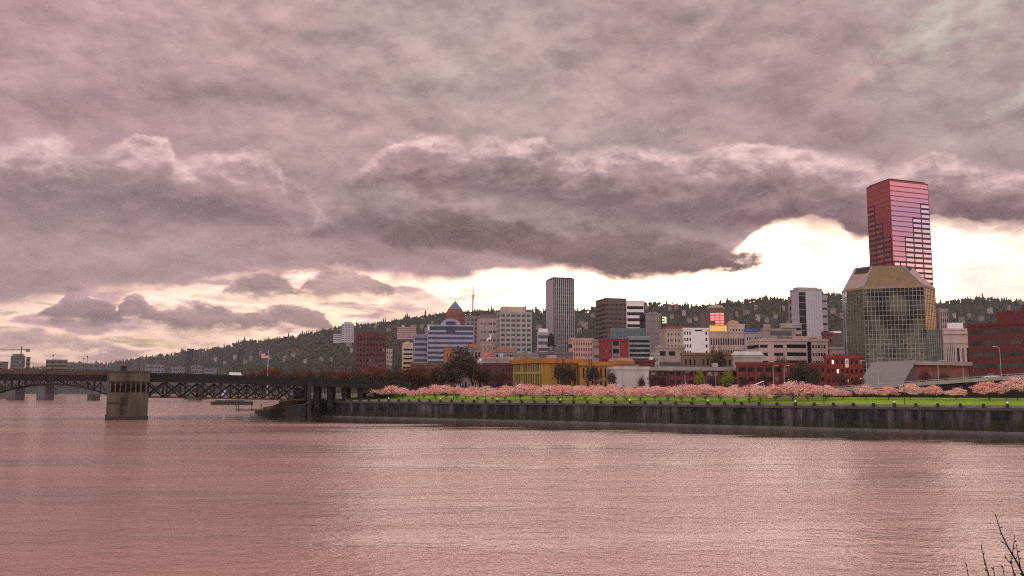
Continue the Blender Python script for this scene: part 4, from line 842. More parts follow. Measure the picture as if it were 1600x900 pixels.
def along(name, m, s0, s1, d0, d1, z0, z1, parent, org=None):
    org = org or wl(0); P = [wl(s0, d0) - org, wl(s1, d0) - org, wl(s1, d1) - org, wl(s0, d1) - org]
    return MB().prism([(q.x, q.y) for q in P], z0, z1).build(name, m, parent)
along("wall_face", m_wall, SW0, SW1, -.45, -.004, -2.5, WALLTOP - .5, hw)
along("coping", m_cap, SW0, SW1, -.75, .62, WALLTOP - .495, WALLTOP + .05, hw)
along("kerb_parapet", mat("pale_kerb_stone", (.34, .29, .275), .85, .2, .5), SW0, SW1, .75, 1.0, WALLTOP + .1, WALLTOP + .62, hw)
along("footing", mat("footing_concrete", (.16, .15, .15), .9, .4, .3), SW0, SW1, -1.3, -.46, -2.5, .42, hw)
for i in range(62):
    s = SW0 + 3 + i * 5.2 + R1_.uniform(-.9, .9); along("buttress", m_wall, s, s + R1_.uniform(.4, .9), -.60, -.455, .43, WALLTOP - .5, hw)
rail = thing("railing", "dark post and rail railing with small globe lamps along the wall top", "railing", tuple(wl(0, -.1, WALLTOP + .06)))
m_post = mat("railing_post", (.045, .042, .042), .8, .3, .5); m_rail = mat("railing_bars", (.10, .09, .09), .6, .2, .5); m_globe = glow("globe_lamp_glass", (.8, .74, .72), .12)
for i in range(58):
    s = SW0 + 1 + i * 5.0; q = lw(s, 0, 0)
    m = MB(); m.box(-.30, -.30, 0, .30, .30, .86); m.prism([(-.38, -.38), (.38, -.38), (.38, .38), (-.38, .38)], .861, 1.02, [(-.2, -.2), (.2, -.2), (.2, .2), (-.2, .2)])
    o = m.build("post", m_post, rail) if i == 0 else link("post", bpy.data.meshes["post"], rail)
    o.location = (q.x, q.y, 0); o.rotation_euler = (0, 0, math.atan2(WT.y, WT.x))
    if i % 5 == 2:
        gl = MB().lathe([(.02, 0), (.2, .08), (.27, .27), (.2, .46), (.02, .54)], 10).build("globe", m_globe, o, True) if i == 2 else link("globe", bpy.data.meshes["globe"], o); gl.location = (0, 0, 1.02)
for z in (.3, .62): MB().bar(lw(SW0, 0, z), lw(SW0 + 300, 0, z), .07).build("rail", m_rail, rail)

# ------------------------------------------------------------------ trees
m_bark = mat("dark_bark", (.045, .034, .030), .95, .35, 1.5); m_twig = mat("bare_twigs", (.10, .062, .050), .95, .3, .2, isl=.35)
m_twigr = mat("reddish_twigs", (.17, .080, .058), .95, .3, .2, isl=.35); m_ivy = mat("ivy_leaves", (.075, .060, .038), .9, .4, .3, isl=.4)
m_blos = mat("cherry_blossom", (.90, .48, .45), .9, .14, .6, isl=.22); m_blos2 = mat("pale_cherry_blossom", (.92, .56, .53), .9, .14, .6, isl=.22); m_spring = mat("fresh_spring_leaves", (.26, .30, .045), .9, .3, .5, isl=.35)
def leaves(C, size, aspect=1.0, seed=1):
    """small leaf faces centred on the points C, each turned its own way"""
    r = np.random.default_rng(seed); n = len(C); a = r.normal(size=(n, 3)); a /= np.linalg.norm(a, axis=1)[:, None]
    b = np.cross(a, r.normal(size=(n, 3))); b /= np.linalg.norm(b, axis=1)[:, None]; s = (size * r.uniform(.6, 1.4, n))[:, None]
    V = np.stack([C - a * s, C - b * s * aspect, C + a * s, C + b * s * aspect], 1).reshape(-1, 3)
    return V, np.arange(4 * n).reshape(n, 4)
def limbs(H, seed, spread=.55, levels=4, kids_=(5, 4, 4), trunk=.25, r0=.035):
    """recursive branching; returns the limb tubes and the twig quads"""
    r = random.Random(seed); mb = MB(); tips = []; tv, tf = [], []
    def grow(p, d, ln, rad, lv):
        pts = [p]; q = p.copy(); dd = d.copy(); n = 3 if lv < 3 else 2
        for i in range(n):
            dd = (dd + Vector((r.uniform(-.18, .18), r.uniform(-.18, .18), r.uniform(-.02, .14)))).normalized(); q = q + dd * ln / n; pts.append(q.copy())
        rr = [rad * (1 - .45 * i / n) for i in range(n + 1)]
        if lv < 3: mb.tube(pts, rr, 5 if lv < 2 else 4, False)
        else:
            for i in range(n):
                s_ = dd.cross(Vector((r.uniform(-1, 1), r.uniform(-1, 1), r.uniform(-1, 1)))).normalized() * max(rad * 1.2, .05)
                k = len(tv); tv.extend([pts[i] - s_, pts[i] + s_, pts[i+1] + s_ * .6, pts[i+1] - s_ * .6]); tf.append((k, k+1, k+2, k+3))
        if lv >= levels: tips.append(q); return
        nk = kids_[min(lv, len(kids_) - 1)]
        for c in range(nk):
            f = r.uniform(.35, 1.0); i = min(int(f * n), n - 1); b = pts[i].lerp(pts[i+1], f * n - i)
            ang = 6.283 * (c + r.random() * .8) / nk; a = dd.cross(Vector((.3, .2, 1)).normalized() if abs(dd.z) < .95 else Vector((1, 0, 0))).normalized(); e = dd.cross(a)
            nd = (dd + (a * math.cos(ang) + e * math.sin(ang)) * r.uniform(spread, spread * 1.9)).normalized()
            grow(b, nd, ln * r.uniform(.58, .82), rad * .52, lv + 1)
    grow(Vector((0, 0, -.2)), Vector((0, 0, 1)), H * (trunk + .12), H * r0 * .5, 0)
    return mb, np.array([tuple(v) for v in tv]) if tv else np.zeros((0, 3)), np.array(tf), np.array([tuple(v) for v in tips])
def tree(name, label, cat, H, seed, twig, leaf=None, nleaf=0, lsize=.2, group=None, width=None, **k):
    mb, tv, tf, tips = limbs(H, seed, **k)
    V = np.array(mb.v); zz = max(tips[:, 2].max(), 1e-3); rx = np.percentile(np.hypot(tips[:, 0], tips[:, 1]), 95)
    S = np.array([1, 1, H / zz])
    if width: S[0] = S[1] = width / 2 / rx
    mb.v = [tuple(v) for v in V * S]; tv = tv * S; tips = tips * S
    root = thing(name, label, cat, group=group); tk = mb.build("trunk", m_bark, root)
    if leaf is not None:
        r = np.random.default_rng(seed); C = tips[r.integers(0, len(tips), nleaf)] + r.normal(size=(nleaf, 3)) * H * .035
        LV, LF = leaves(C, lsize, .7, seed); cr = np_mesh("crown", LV, LF, leaf, root)
        tw = np_mesh("twigs", tv, tf, twig, root); return root, [(tk, []), (cr, []), (tw, [])]
    return root, [(tk, []), (np_mesh("crown", tv, tf, twig, root), [])]
class Plant:
    """first call moves the prototype itself, later ones copy it"""
    def __init__(s, proto): s.root, s.ch = proto; s.n = 0
    def put(s, loc, rz, sc, label=None):
        s.n += 1
        if s.n == 1:
            s.root.location = loc; s.root.rotation_euler = (0, 0, rz); s.root.scale = (sc,) * 3 if not hasattr(sc, '__len__') else sc
            if label: s.root['label'] = label
            return s.root
        return dup(s.root, s.ch, loc, rz, sc, label)
def cherry(seed, blos, label):
    """low spreading blossom tree, crown of layered plates of small petals"""
    r = np.random.default_rng(seed); mb, tv, tf, tips = limbs(3.2, seed, .9, 2, (6, 4, 3), .28, .075)
    root = thing("cherry_tree", label, "cherry tree", group="pink cherry trees along the riverside lawn"); tk = mb.build("trunk", m_bark, root)
    Cs = []
    for k in range(95):
        a = r.uniform(0, 6.283); q = math.sqrt(r.uniform(.0, 1)); rad = 3.2 * q * r.uniform(.85, 1.1); top = 3.0 + 1.5 * (1 - q ** 1.7) + r.normal() * .22
        z = top - abs(r.normal()) * .55 if r.random() < .75 else r.uniform(1.7, 2.9) + .3 * (1 - q)
        n = 34; sp = r.uniform(.28, .52); c = r.normal(size=(n, 3)) * [sp, sp, sp * .42] + [rad * math.cos(a), rad * math.sin(a), z]; c[:, 2] += .25 * np.hypot(c[:, 0] - rad * math.cos(a), c[:, 1] - rad * math.sin(a)); Cs.append(c)
    V, Fq = leaves(np.vstack(Cs), .14, .8, seed); cr = np_mesh("crown", V, Fq, blos, root)
    return root, [(tk, []), (cr, [])]
CH = [Plant(cherry(11 + i, m_blos if i % 2 == 0 else m_blos2, "pink blossoming cherry tree with low spreading crown in the row behind the lawn")) for i in range(4)]
R1 = random.Random(3)
row = []
for px, wd, top in ((577, 22, 606), (594, 30, 604), (613, 28, 605), (629, 22, 606), (647, 20, 610), (662, 24, 608), (680, 30, 605), (697, 30, 606), (714, 28, 605), (728, 18, 610)): row.append((px, 13, wd, top, ""))
px = 748
while px < 1200:
    row.append((px + R1.uniform(-3, 3), R1.uniform(9, 13), R1.uniform(28, 36), 607 - 3 * math.sin(px * .031) + R1.uniform(-2, 2), "")); px += 21
px = 740
while px < 1300: row.append((px + R1.uniform(-3, 3), R1.uniform(23, 27), R1.uniform(26, 32), 606 + R1.uniform(-2.5, 2), "")); px += 24
for px, wd, top in ((1212, 40, 602), (1238, 46, 599), (1262, 34, 604), (1290, 30, 608)): row.append((px, 16, wd, top, ""))
LONE = {1318: "small pale cherry tree with a knobbly crown standing first right of the joined row", 1353: "flat pink cherry tree standing alone before the ramp wall below the mansard block", 1388: "wide pink cherry tree before the ramp wall left of the fifth park lamp", 1423: "pink cherry tree just right of the park lamp below the metal hall roof", 1459: "ragged pink cherry tree midway between the last two park lamps", 1494: "smallest flat pink cherry tree before the ramp wall", 1545: "tall spreading cherry tree with a peaked crown left of the last park lamp", 1590: "largest pink cherry tree, cut off by the right edge of the photo"}
for px, wd, top in ((1318, 25, 610), (1353, 34, 608), (1388, 32, 605), (1423, 34, 605), (1459, 28, 606), (1494, 30, 608), (1545, 44, 597), (1590, 50, 592)): row.append((px, 22, wd, top, LONE[px]))
for i, (px, d, wd, top, lab) in enumerate(row):
    q = park(px, d); zt = at(px, top - 1.5 + R1.uniform(-2, 2.5), q.y).z; s = (zt - q.z) / 4.45; w = wd / F * q.y / 6.6
    o = CH[i % 4].put((q.x, q.y, q.z), R1.uniform(0, 6.28), (w, w, s), lab or None)
    if lab: del o['group']
# bare trees
BT = [Plant(tree("bare_tree", "leafless tree", "tree", 10, 21, m_twigr, levels=5, kids_=(7, 5, 4, 3, 3), width=8, spread=.45)),
      Plant(tree("bare_tree", "leafless tree", "tree", 10, 22, m_twig, levels=5, kids_=(7, 5, 4, 3, 3), width=8.5, spread=.5)),
      Plant(tree("ivy_clad_tree", "ivy clad tree", "tree", 10, 23, m_twig, m_ivy, 4200, .20, levels=5, kids_=(6, 4, 4, 3, 2), width=8.5, spread=.5)),
      Plant(tree("leafy_tree", "fresh green tree", "tree", 8, 24, m_twig, m_spring, 2600, .16, levels=4, kids_=(7, 5, 4, 3), width=3.4, spread=.35))]
for p_ in BT: p_.root['group'] = "trees"
TL = "bare reddish tree in the dense row behind the bridge's right half"
def plant(kind_, px, top, Y, wpx, label, base=None, group=None):
    b_ = lawn_z(30) if base is None else base; x = kx(px, 600) * Y; H = at(px, top, Y).z - b_; h0, w0 = ((10, 8), (10, 8.5), (10, 8.5), (8, 3.4))[kind_]
    w = wpx / F * Y / w0; o = BT[kind_].put((x, Y, b_), R1.uniform(0, 6.28), (w, w, H / h0), label)
    if 'group' in o: del o['group']
    if group: o['group'] = group
for i, px in enumerate((398, 414, 430, 447, 464, 482, 500, 517, 534, 551)): plant(0 if i % 3 else 1, px, 571 + R1.uniform(-2, 4), 395 + R1.uniform(0, 40), 34, TL, group="bare trees in a row behind the bridge")
for i, px in enumerate((406, 440, 474, 508, 542)): plant(0, px, 576, 440, 36, TL, group="bare trees in a row behind the bridge")
TM = "bare brown tree among those below the dark red office slab"
for i, (px, tp, k) in enumerate(((566, 572, 1), (583, 566, 0), (602, 572, 1), (618, 576, 0), (636, 574, 1), (655, 578, 0), (672, 574, 1))): plant(k, px, tp, 400 + 12 * (i % 3), 40, TM, group="bare trees below the dark red office slab")
plant(2, 572, 582, 385, 34, "dark green ivy clad tree beside the bridge's landing, left of the first cherries")
plant(2, 612, 584, 392, 36, "dark green ivy clad tree behind the first group of cherries")
plant(2, 722, 541, 372, 62, "tallest tree of the park, wide dark crown before the orange roofed block")
plant(1, 694, 566, 380, 44, "bare brown tree just left of the tallest dark crowned tree")
plant(0, 750, 572, 385, 34, "bare reddish tree just right of the tallest dark crowned tree")
plant(1, 870, 557, 366, 36, "bare dark tree before the yellow building's plain wall")
plant(2, 889, 566, 364, 24, "slim ivy clad tree right of the bare tree at the yellow wall")
plant(1, 933, 563, 366, 40, "bare brown tree before the ochre building")
plant(1, 958, 574, 360, 26, "bare tree at the left corner of the whitewashed building")
plant(1, 1002, 585, 352, 20, "small bare tree in front of the whitewashed wall")
plant(1, 1040, 580, 352, 26, "thin bare tree right of the whitewashed building")
plant(3, 1095, 574, 350, 13, "slim yellow green tree, the left one of two before the red brick row")
plant(3, 1139, 576, 350, 17, "bushier yellow green tree, the right one of two before the red brick row")
plant(1, 1066, 590, 348, 20, "small bare shrub-like tree left of the yellow green pair")
plant(1, 1130, 536, 430, 40, "large pale bare tree on the rise behind the tan warehouse", 12)
plant(1, 1226, 550, 425, 34, "bare tree before the pink parking garage", 12)
plant(2, 1252, 562, 346, 36, "ivy grown tree covering the middle red brick block")
plant(2, 1272, 572, 344, 26, "lower ivy grown tree right of the big ivy one on the brick row")
plant(0, 1316, 578, 344, 30, "reddish bare tree in front of the lit red brick end block")
plant(0, 1340, 586, 340, 22, "small reddish bare tree at the foot of the mansard office block")
plant(0, 1447, 572, 318, 26, "reddish bare tree in front of the low brick hall")
plant(0, 1475, 576, 318, 22, "smaller reddish bare tree right of the one before the brick hall")
for i, (px, tp) in enumerate(((590, 569), (627, 570), (645, 568), (663, 570), (684, 568), (610, 567), (655, 566), (676, 574))): plant(i % 2, px, tp, 384 + 9 * (i % 4), 44, TM, group="bare trees below the dark red office slab")
for i, (px, tp) in enumerate(((706, 556), (738, 554), (764, 568), (782, 572))): plant((i + 1) % 2, px, tp, 376 + 5 * i, 40, ("bare tree overlapping the left side of the tallest dark crown", "bare tree overlapping the right side of the tallest dark crown", "bare tree before the left half of the purple brick building", "bare tree before the right half of the purple brick building")[i])
for i, (px, tp) in enumerate(((1024, 578), (1112, 582), (1160, 580), (1196, 576))): plant(1, px, tp, 350, 24, ("thin bare tree at the right corner of the whitewashed building", "thin bare tree between the two yellow green trees", "thin bare tree at the left end of the taller red brick block", "thin bare tree at the right half of the taller red brick block")[i])
# hedge
hg = MB(); rr = np.random.default_rng(5); q0, q1 = park(588, 34), park(724, 34); C = np.stack([q0.x + (q1.x - q0.x) * rr.random(5200), q0.y + (q1.y - q0.y) * rr.random(5200) + rr.normal(0, .6, 5200), 7.9 + 3.6 * rr.random(5200) ** .8 + .3 * np.sin(np.arange(5200))], -1)
LV, LF = leaves(C, .3, .7, 9); o = np_mesh("hedge", LV, LF, mat("dark_hedge_leaves", (.018, .022, .018), .95, .3, .3, isl=.3)); tag(o, "long dark hedge behind the two leftmost groups of cherry trees", "hedge")

# ------------------------------------------------------------------ lamps
m_iron = mat("black_iron", (.025, .025, .027), .6, .2, .5); m_lan = mat("frosted_lantern", (.55, .52, .42), .5, .1, 1)
def park_lamp():
    r = thing("park_lamp", "park lamp", "lamp", group="iron lamps along the promenade")
    a = MB().lathe([(.22, 0), (.22, .3), (.10, .5), (.075, 4.2), (.12, 4.3)], 8).build("post", m_iron, r)
    b_ = MB().lathe([(.12, 0), (.30, .55), (.26, .62), (.05, .95)], 8, (0, 0, 4.3)).build("lantern", m_lan, r); c_ = MB().lathe([(.31, 0), (.2, .2), (.03, .5)], 8, (0, 0, 4.92)).build("lamp_cap", m_iron, r)
    return r, [(a, []), (b_, []), (c_, [])]
PL = Plant(park_lamp())
for px, lab in ((611, "iron park lamp within the leftmost group of cherry trees"), (655, "iron park lamp at the gap between the first two cherry groups"), (709, "iron park lamp below the tallest dark tree"), (759, "iron park lamp before the purple brick building"), (806, "iron park lamp at the left corner of the yellow building"), (879, "iron park lamp below the bare trees at the yellow wall"), (975, "iron park lamp in front of the whitewashed building"), (1067, "iron park lamp left of the yellow green trees"), (1171, "iron park lamp below the pale hall and the red brick openings"), (1287, "iron park lamp with bright lantern below the lit brick end block"), (1413, "iron park lamp below the sloping metal hall roof"), (1572, "iron park lamp nearest the right edge beside the largest cherry")):
    q = park(px, 5.6); H = max(4.6, at(px, 601 if px > 900 else 605, q.y).z - q.z); PL.put((q.x, q.y, q.z), 0, (1, 1, H / 5.4), lab)
m_pole = mat("grey_lamp_pole", (.46, .43, .42), .5, .1, .5)
def street_lamp():
    r = thing("street_lamp", "street lamp", "street lamp", group="tall street lamps along the road")
    a = MB().tube([(0, 0, -.3), (0, 0, 9), (.15, 0, 9.6), (.7, 0, 9.95), (1.8, 0, 10)], [.13, .09, .08, .07, .06], 6).build("pole", m_pole, r); b_ = MB().box(1.6, -.14, 9.86, 2.5, .14, 10.06).build("lamp_head", m_pole, r)
    return r, [(a, []), (b_, [])]
SL = Plant(street_lamp())
for px, top, Y, rz, lab in ((1208, 571, 325, 0, "straight grey street lamp before the taller red brick block, left of two"), (1225, 571, 326, 0, "curved grey street lamp before the ivy grown brick block"), (1118, 586, 335, 3.14, "grey street lamp between the two yellow green trees"), (1070, 581, 335, 0, "grey street lamp left of the yellow green trees"), (1354, 563, 300, 3.14, "grey street lamp at the left foot of the mansard office block"), (1372, 558, 300, 0, "grey street lamp before the grid of the mansard office block"), (1466, 563, 280, 0, "grey street lamp on the ramp before the brick hall"), (1505, 570, 278, 3.14, "grey street lamp between brick hall and deep red office block"), (1564, 541, 268, 3.14, "tallest grey street lamp before the deep red office block")):
    zb = 7.9; H = at(px, top, Y).z - zb; SL.put((kx(px, 580) * Y, Y, zb), rz, (.8, .8, H / 10), lab)

def s_at(px, d): q = park(px, d); return (Vector((q.x, q.y)) - WA).dot(WT)
# ------------------------------------------------------------------ the ramp at the right
m_par = mat("ramp_concrete", (.36, .34, .31), .85, .2, .4, streak=1); m_ret = mat("ivy_dark_retaining_wall", (.028, .027, .020), .95, .5, .5)
sA, sB = s_at(1284, 44), s_at(1800, 44); org = wl(sA, 44); rp = thing("elevated_ramp", "grey concrete road ramp climbing to the right behind the last cherry trees", "ramp", (org.x, org.y, 7.7))
za, zb = at(1290, 605, park(1290, 44).y).z, at(1600, 583, park(1600, 44).y).z; sm = s_at(1600, 44); s0r = s_at(1290, 44)
rz_ = lambda s: za + (zb - za) * max(0, (s - s0r) / (sm - s0r))
def rampsl(name, m, d0, d1, lo, hi, s0=sA, s1=sB, n=8):
    mb = MB(); 
    for i in range(n + 1):
        s = s0 + (s1 - s0) * i / n; zt = rz_(s)
        for d in (d0, d1):
            for zz in (lo(zt), hi(zt)): q = wl(s, d) - org; mb.v.append((q.x, q.y, zz - 7.7))
    for i in range(n):
        a = i * 4; mb.f += [(a, a+4, a+5, a+1), (a+2, a+3, a+7, a+6), (a+1, a+5, a+7, a+3), (a, a+2, a+6, a+4)]
    mb.f += [(0, 1, 3, 2), (n*4, n*4+2, n*4+3, n*4+1)]
    return mb.build(name, m, rp)
rampsl("retaining_wall", m_ret, 44.4, 55.6, lambda z: 7.0, lambda z: z - 1.35); rampsl("deck", m_road, 44.4, 55.6, lambda z: z - 1.345, lambda z: z - 1.0)
rampsl("parapet", m_par, 44.0, 44.35, lambda z: z - 1.5, lambda z: z - .45); rampsl("parapet", m_par, 55.65, 56, lambda z: z - 1.5, lambda z: z - .45)
rampsl("handrail", m_pole, 44.1, 44.25, lambda z: z - .12, lambda z: z)
for i in range(40):
    s = sA + 1 + (sB - sA - 2) * i / 39; q = wl(s, 44.17) - org; slab("rail_post", m_pole, rp, q.x - .07, q.y - .07, rz_(s) - 7.7 - .449, q.x + .07, q.y + .07, rz_(s) - 7.7 - .121)
# ------------------------------------------------------------------ cars
m_tyre = mat("tyre_rubber", (.015, .015, .016), .8, .1, 1); m_carglass = glass("car_glass", (.015, .018, .022), .08); m_headl = mat("headlamp_glass", (.7, .7, .68), .2, .05, 1); m_tail = mat("tail_lamp_red", (.4, .02, .02), .3, .05, 1)
def car(name, label, paint, van=False):
    r = thing(name, label, "van" if van else "car"); hw_ = .9
    if van: lo, up = [(-2.6, .35), (2.5, .35), (2.55, .9), (2.0, 1.15), (-2.6, 1.15)], [(-2.58, 1.15), (1.95, 1.15), (1.35, 2.25), (-2.5, 2.3)]
    else: lo, up = [(-2.2, .32), (2.2, .32), (2.25, .62), (2.1, .78), (1.0, .92), (-1.6, .95), (-2.2, .9)], [(-1.75, .95), (1.05, .92), (.35, 1.40), (-1.0, 1.44)]
    def ext(pr, w0, w1, m, nm):
        mb = MB(); n = len(pr); zmax = max(q[1] for q in pr); zmin = min(q[1] for q in pr)
        for sgn in (-1, 1):
            for x, z in pr: mb.v.append((x, sgn * (w0 + (w1 - w0) * (z - zmin) / (zmax - zmin)), z))
        mb.f = [tuple(range(n)), tuple(range(2 * n - 1, n - 1, -1))] + [((i + 1) % n, i, n + i, n + (i + 1) % n) for i in range(n)]
        o = mb.build(nm, m, r); bm = o.modifiers.new("bevel", 'BEVEL'); bm.width = .07; bm.segments = 2; return o
    b_ = ext(lo, hw_, hw_ - .05, paint, "body"); ch = [(b_, [])]
    ch.append((ext(up, hw_ - .06, hw_ - .2, paint if van else m_carglass, "cabin"), []))
    if van: ch.append((MB().poly([(1.98, -.78, 1.2), (1.98, .78, 1.2), (1.42, .7, 2.12), (1.42, -.7, 2.12)]).build("windscreen", m_carglass, r), []))
    else: ch.append((MB().box(-.95, -.66, 1.42, .3, .66, 1.475).build("roof", paint, r), []))
    for x in (-1.4, 1.4):
        for y in (-.88, .88): ch.append((MB().tube([(x, y - .1, .32), (x, y + .1, .32)], .32, 12).build("wheel", m_tyre, r), []))
    for y in (-.62, .62): ch.append((MB().box(2.17, y - .17, .62, 2.27, y + .17, .76).build("headlight", m_headl, r), [])); ch.append((MB().box(-2.66 if van else -2.26, y - .15, .7, -2.55 if van else -2.15, y + .15, .85).build("tail_light", m_tail, r), []))
    return r, ch
wp = mat("white_car_paint", (.80, .78, .78), .3, .03, 1); dp = mat("dark_car_paint", (.04, .04, .05), .3, .1, 1); sp = mat("silver_car_paint", (.45, .45, .46), .3, .05, 1); rpn = mat("red_car_paint", (.35, .03, .03), .3, .05, 1)
CARS = [Plant(car("parked_car", "car", q)) for q in (wp, dp, sp, rpn)]
wang = math.atan2(WT.y, WT.x)
for px, d, k, lab in ((861, 32.5, 0, "white car half hidden under the cherries before the yellow building"), (889, 33, 0, "white car under the cherries below the bare trees of the yellow wall"), (897, 36.5, 1, "dark car beside the white one below the yellow wall's bare trees"), (941, 32.5, 0, "white car under the cherries before the ochre building"), (962, 34, 2, "silver car left of the lamp before the whitewashed building"), (996, 33, 0, "white car under the cherries right of the lamp by the whitewashed building"), (1016, 34, 0, "white car under the cherries at the right end of the whitewashed building"), (1050, 35, 1, "dark car behind the cherries before the low red brick building"), (820, 35, 3, "red car behind the cherries at the yellow building's arched side")):
    q = park(px, d); CARS[k].put((q.x, q.y, 7.95), wang + (math.pi if d > 34 else 0), 1.0, lab)
q = park(1553, 47); s_ = s_at(1553, 47); CARS[0].put((q.x, q.y, rz_(s_) - 1.0), wang, 1.0, "white car driving on the ramp before the deep red office block")
# a small white canopy by the road
q = park(1183, 50); cn = thing("canopy", "small white pitched canopy before the taller red brick block", "canopy", (q.x, q.y, 7.9)); MB().poly([(-3, -1.5, 3), (2.2, -1.5, 5.2), (2.2, 1.5, 5.2), (-3, 1.5, 3)]).poly([(-3, 1.5, 2.9), (2.2, 1.5, 5.1), (2.2, -1.5, 5.1), (-3, -1.5, 2.9)]).build("roof", M_WHITE, cn)
for x, z in ((-2.6, 3), (1.9, 4.9)):
    for y in (-1.2, 1.2): MB().tube([(x, y, 0), (x, y, z)], .08, 6).build("leg", M_STEEL, cn)

# ------------------------------------------------------------------ the long bridge
m_bdeck = mat("bridge_deck_steel", (.016, .015, .014), .8, .3, .4); m_bpar = mat("bridge_parapet", (.10, .062, .055), .85, .3, .4); m_truss = mat("weathered_truss_steel", (.028, .026, .021), .75, .4, .4); m_pier = mat("weathered_pier_concrete", (.062, .056, .042), .9, .35, .35, c2=(.15, .135, .105), streak=1); m_pierd = mat("wet_pier_concrete", (.05, .045, .032), .8, .4, .5)
BA, BD = Vector((-133, 311)), Vector((1, .45)).normalized(); BN = Vector((-BD.y, BD.x))
def bs(px, py=600): k = kx(px, py); return (k * BA.y - BA.x) / (BD.x - k * BD.y)
def bp(s, off=0., z=0.): q = BA + BD * s + BN * off; return Vector((q.x - BA.x, q.y - BA.y, z))
br = thing("bridge", "long dark steel truss bridge on a concrete pier crossing the river at left", "bridge", (BA.x, BA.y, 0))
def dz(s): return np.interp(s, [-80, -5, 20, 62, 130], [15.5, 15.0, 14.8, 13.6, 11.5])    # road level along the bridge
def sl(name, m, s0, s1, o0, o1, lo, hi, n=14, parent=br):
    mb = MB()
    for i in range(n + 1):
        s = s0 + (s1 - s0) * i / n
        for o in (o0, o1):
            for zz in (lo, hi): q = bp(s, o); z_ = dz(s); mb.v.append((q.x, q.y, z_ + zz))
    for i in range(n):
        a = i * 4; mb.f += [(a, a+4, a+5, a+1), (a+2, a+3, a+7, a+6), (a+1, a+5, a+7, a+3), (a, a+2, a+6, a+4)]
    mb.f += [(0, 1, 3, 2), (n*4, n*4+2, n*4+3, n*4+1)]
    return mb.build(name, m, parent)
BW = 24.0; sL, sR = bs(-60), bs(478, 610); sE = bs(640); p0, p1 = bs(168), bs(232)
sl("deck", m_bdeck, sL, sE, .4, BW - .4, -1.6, 0); sl("fascia_girder", m_bdeck, sL, sE, 0, .38, -2.0, .2)
sl("parapet", m_bpar, sL, p0, -.1, .3, .205, 1.45); sl("parapet", m_bdeck, p1, sE, -.1, .3, .205, 1.15); sl("parapet", m_bdeck, sL, sE, BW - .3, BW + .1, .205, 1.3)
sl("handrail", m_bdeck, sL, p0, -.02, .10, 1.75, 1.9)
for i in range(34): s = sL + (p0 - sL) * (i + .5) / 34; q = bp(s); slab("rail_post", m_bdeck, br, q.x - .08, q.y - .04, dz(s) + 1.455, q.x + .08, q.y + .12, dz(s) + 1.745)
# pier
pw = p1 - p0
def sp_(name, m, s0, s1, o0, o1, z0, z1, parent=br):
    P = [bp(s0, o0), bp(s1, o0), bp(s1, o1), bp(s0, o1)]; return MB().prism([(v.x, v.y) for v in P], z0, z1).build(name, m, parent)
sp_("pier", m_pier, p0, p1, -3.6, BW + 3, 1.2, 9.2); sp_("pier_footing", m_pierd, p0 - .25, p1 + .25, -3.85, BW + 3.2, -3, 1.19)
gal = sp_("pier_gallery", m_pier, p0 + .5, p1 - .5, -2.3, BW + 2, 9.205, 13.0); sp_("pier_parapet", m_pier, p0 - .3, p1 + .3, -3.6, .0, 13.005, 16.2); sp_("pier_cornice", m_bpar, p0 - .6, p1 + .6, -3.9, -.2, 16.205, 16.6)
m_arch_shade = mat("arch_shade_paint", (.008, .008, .009), .9, .1, 1)  # black panels on the gallery face paint the shade inside its arches
for i in range(8):
    s = p0 + .9 + (pw - 1.8) * i / 7; sp_("gallery_column", m_pier, s - .22, s + .22, -3.3, -2.31, 9.21, 12.99)
    if i < 7:
        w_ = (pw - 1.8) / 7; c_ = s + w_ / 2; m = MB(); pts = [bp(c_ - w_ * .34, -2.36, 9.5), bp(c_ + w_ * .34, -2.36, 9.5), bp(c_ + w_ * .34, -2.36, 11.6)] + [bp(c_ + w_ * .34 * math.cos(a), -2.36, 11.6 + w_ * .34 * math.sin(a)) for a in (.5, 1.0, 1.57, 2.14, 2.64)] + [bp(c_ - w_ * .34, -2.36, 11.6)]
        k = len(pts); m.v = [tuple(v) for v in pts] + [tuple(v + Vector((BN.x, BN.y, 0)) * .2) for v in pts]; m.f = [tuple(range(k)), tuple(range(2 * k - 1, k - 1, -1))] + [((i_ + 1) % k, i_, k + i_, k + (i_ + 1) % k) for i_ in range(k)]; m.build("arch_shade_panel", m_arch_shade, gal)
lad = MB(); sm_ = p0 + pw * .36
for e in (-.28, .28): lad.bar(bp(sm_ + e, -3.75, .6), bp(sm_ + e, -3.75, 7.6), .14)
for i in range(16): lad.bar(bp(sm_ - .28, -3.75, .8 + i * .43), bp(sm_ + .28, -3.75, .8 + i * .43), .1)
lad.build("ladder", m_pierd, br); m = MB(); m.bar(bp(p0 + .2, -3.8, 5.8), bp(sm_ + 1.5, -3.8, 5.8), .35); m.build("fender_beam", m_pierd, br)
hs = p0 + pw * .4; hq = sp_("operator_house", mat("house_brown_panel", (.05, .035, .03), .8, .2, .5), hs - 1.0, hs + 1.1, BW - 4, BW - 1, 14.5, 18.9); m = MB()
P = [bp(hs - 1.6, BW - 4.5), bp(hs + 1.7, BW - 4.5), bp(hs + 1.7, BW - .5), bp(hs - 1.6, BW - .5)]; c_ = bp(hs, BW - 2.5); m.prism([(v.x, v.y) for v in P], 18.91, 19.8, [(c_.x + (v.x - c_.x) * .25, c_.y + (v.y - c_.y) * .25) for v in P]); m.build("roof", mat("rusty_roof", (.16, .07, .045), .7, .2, .5), hq)
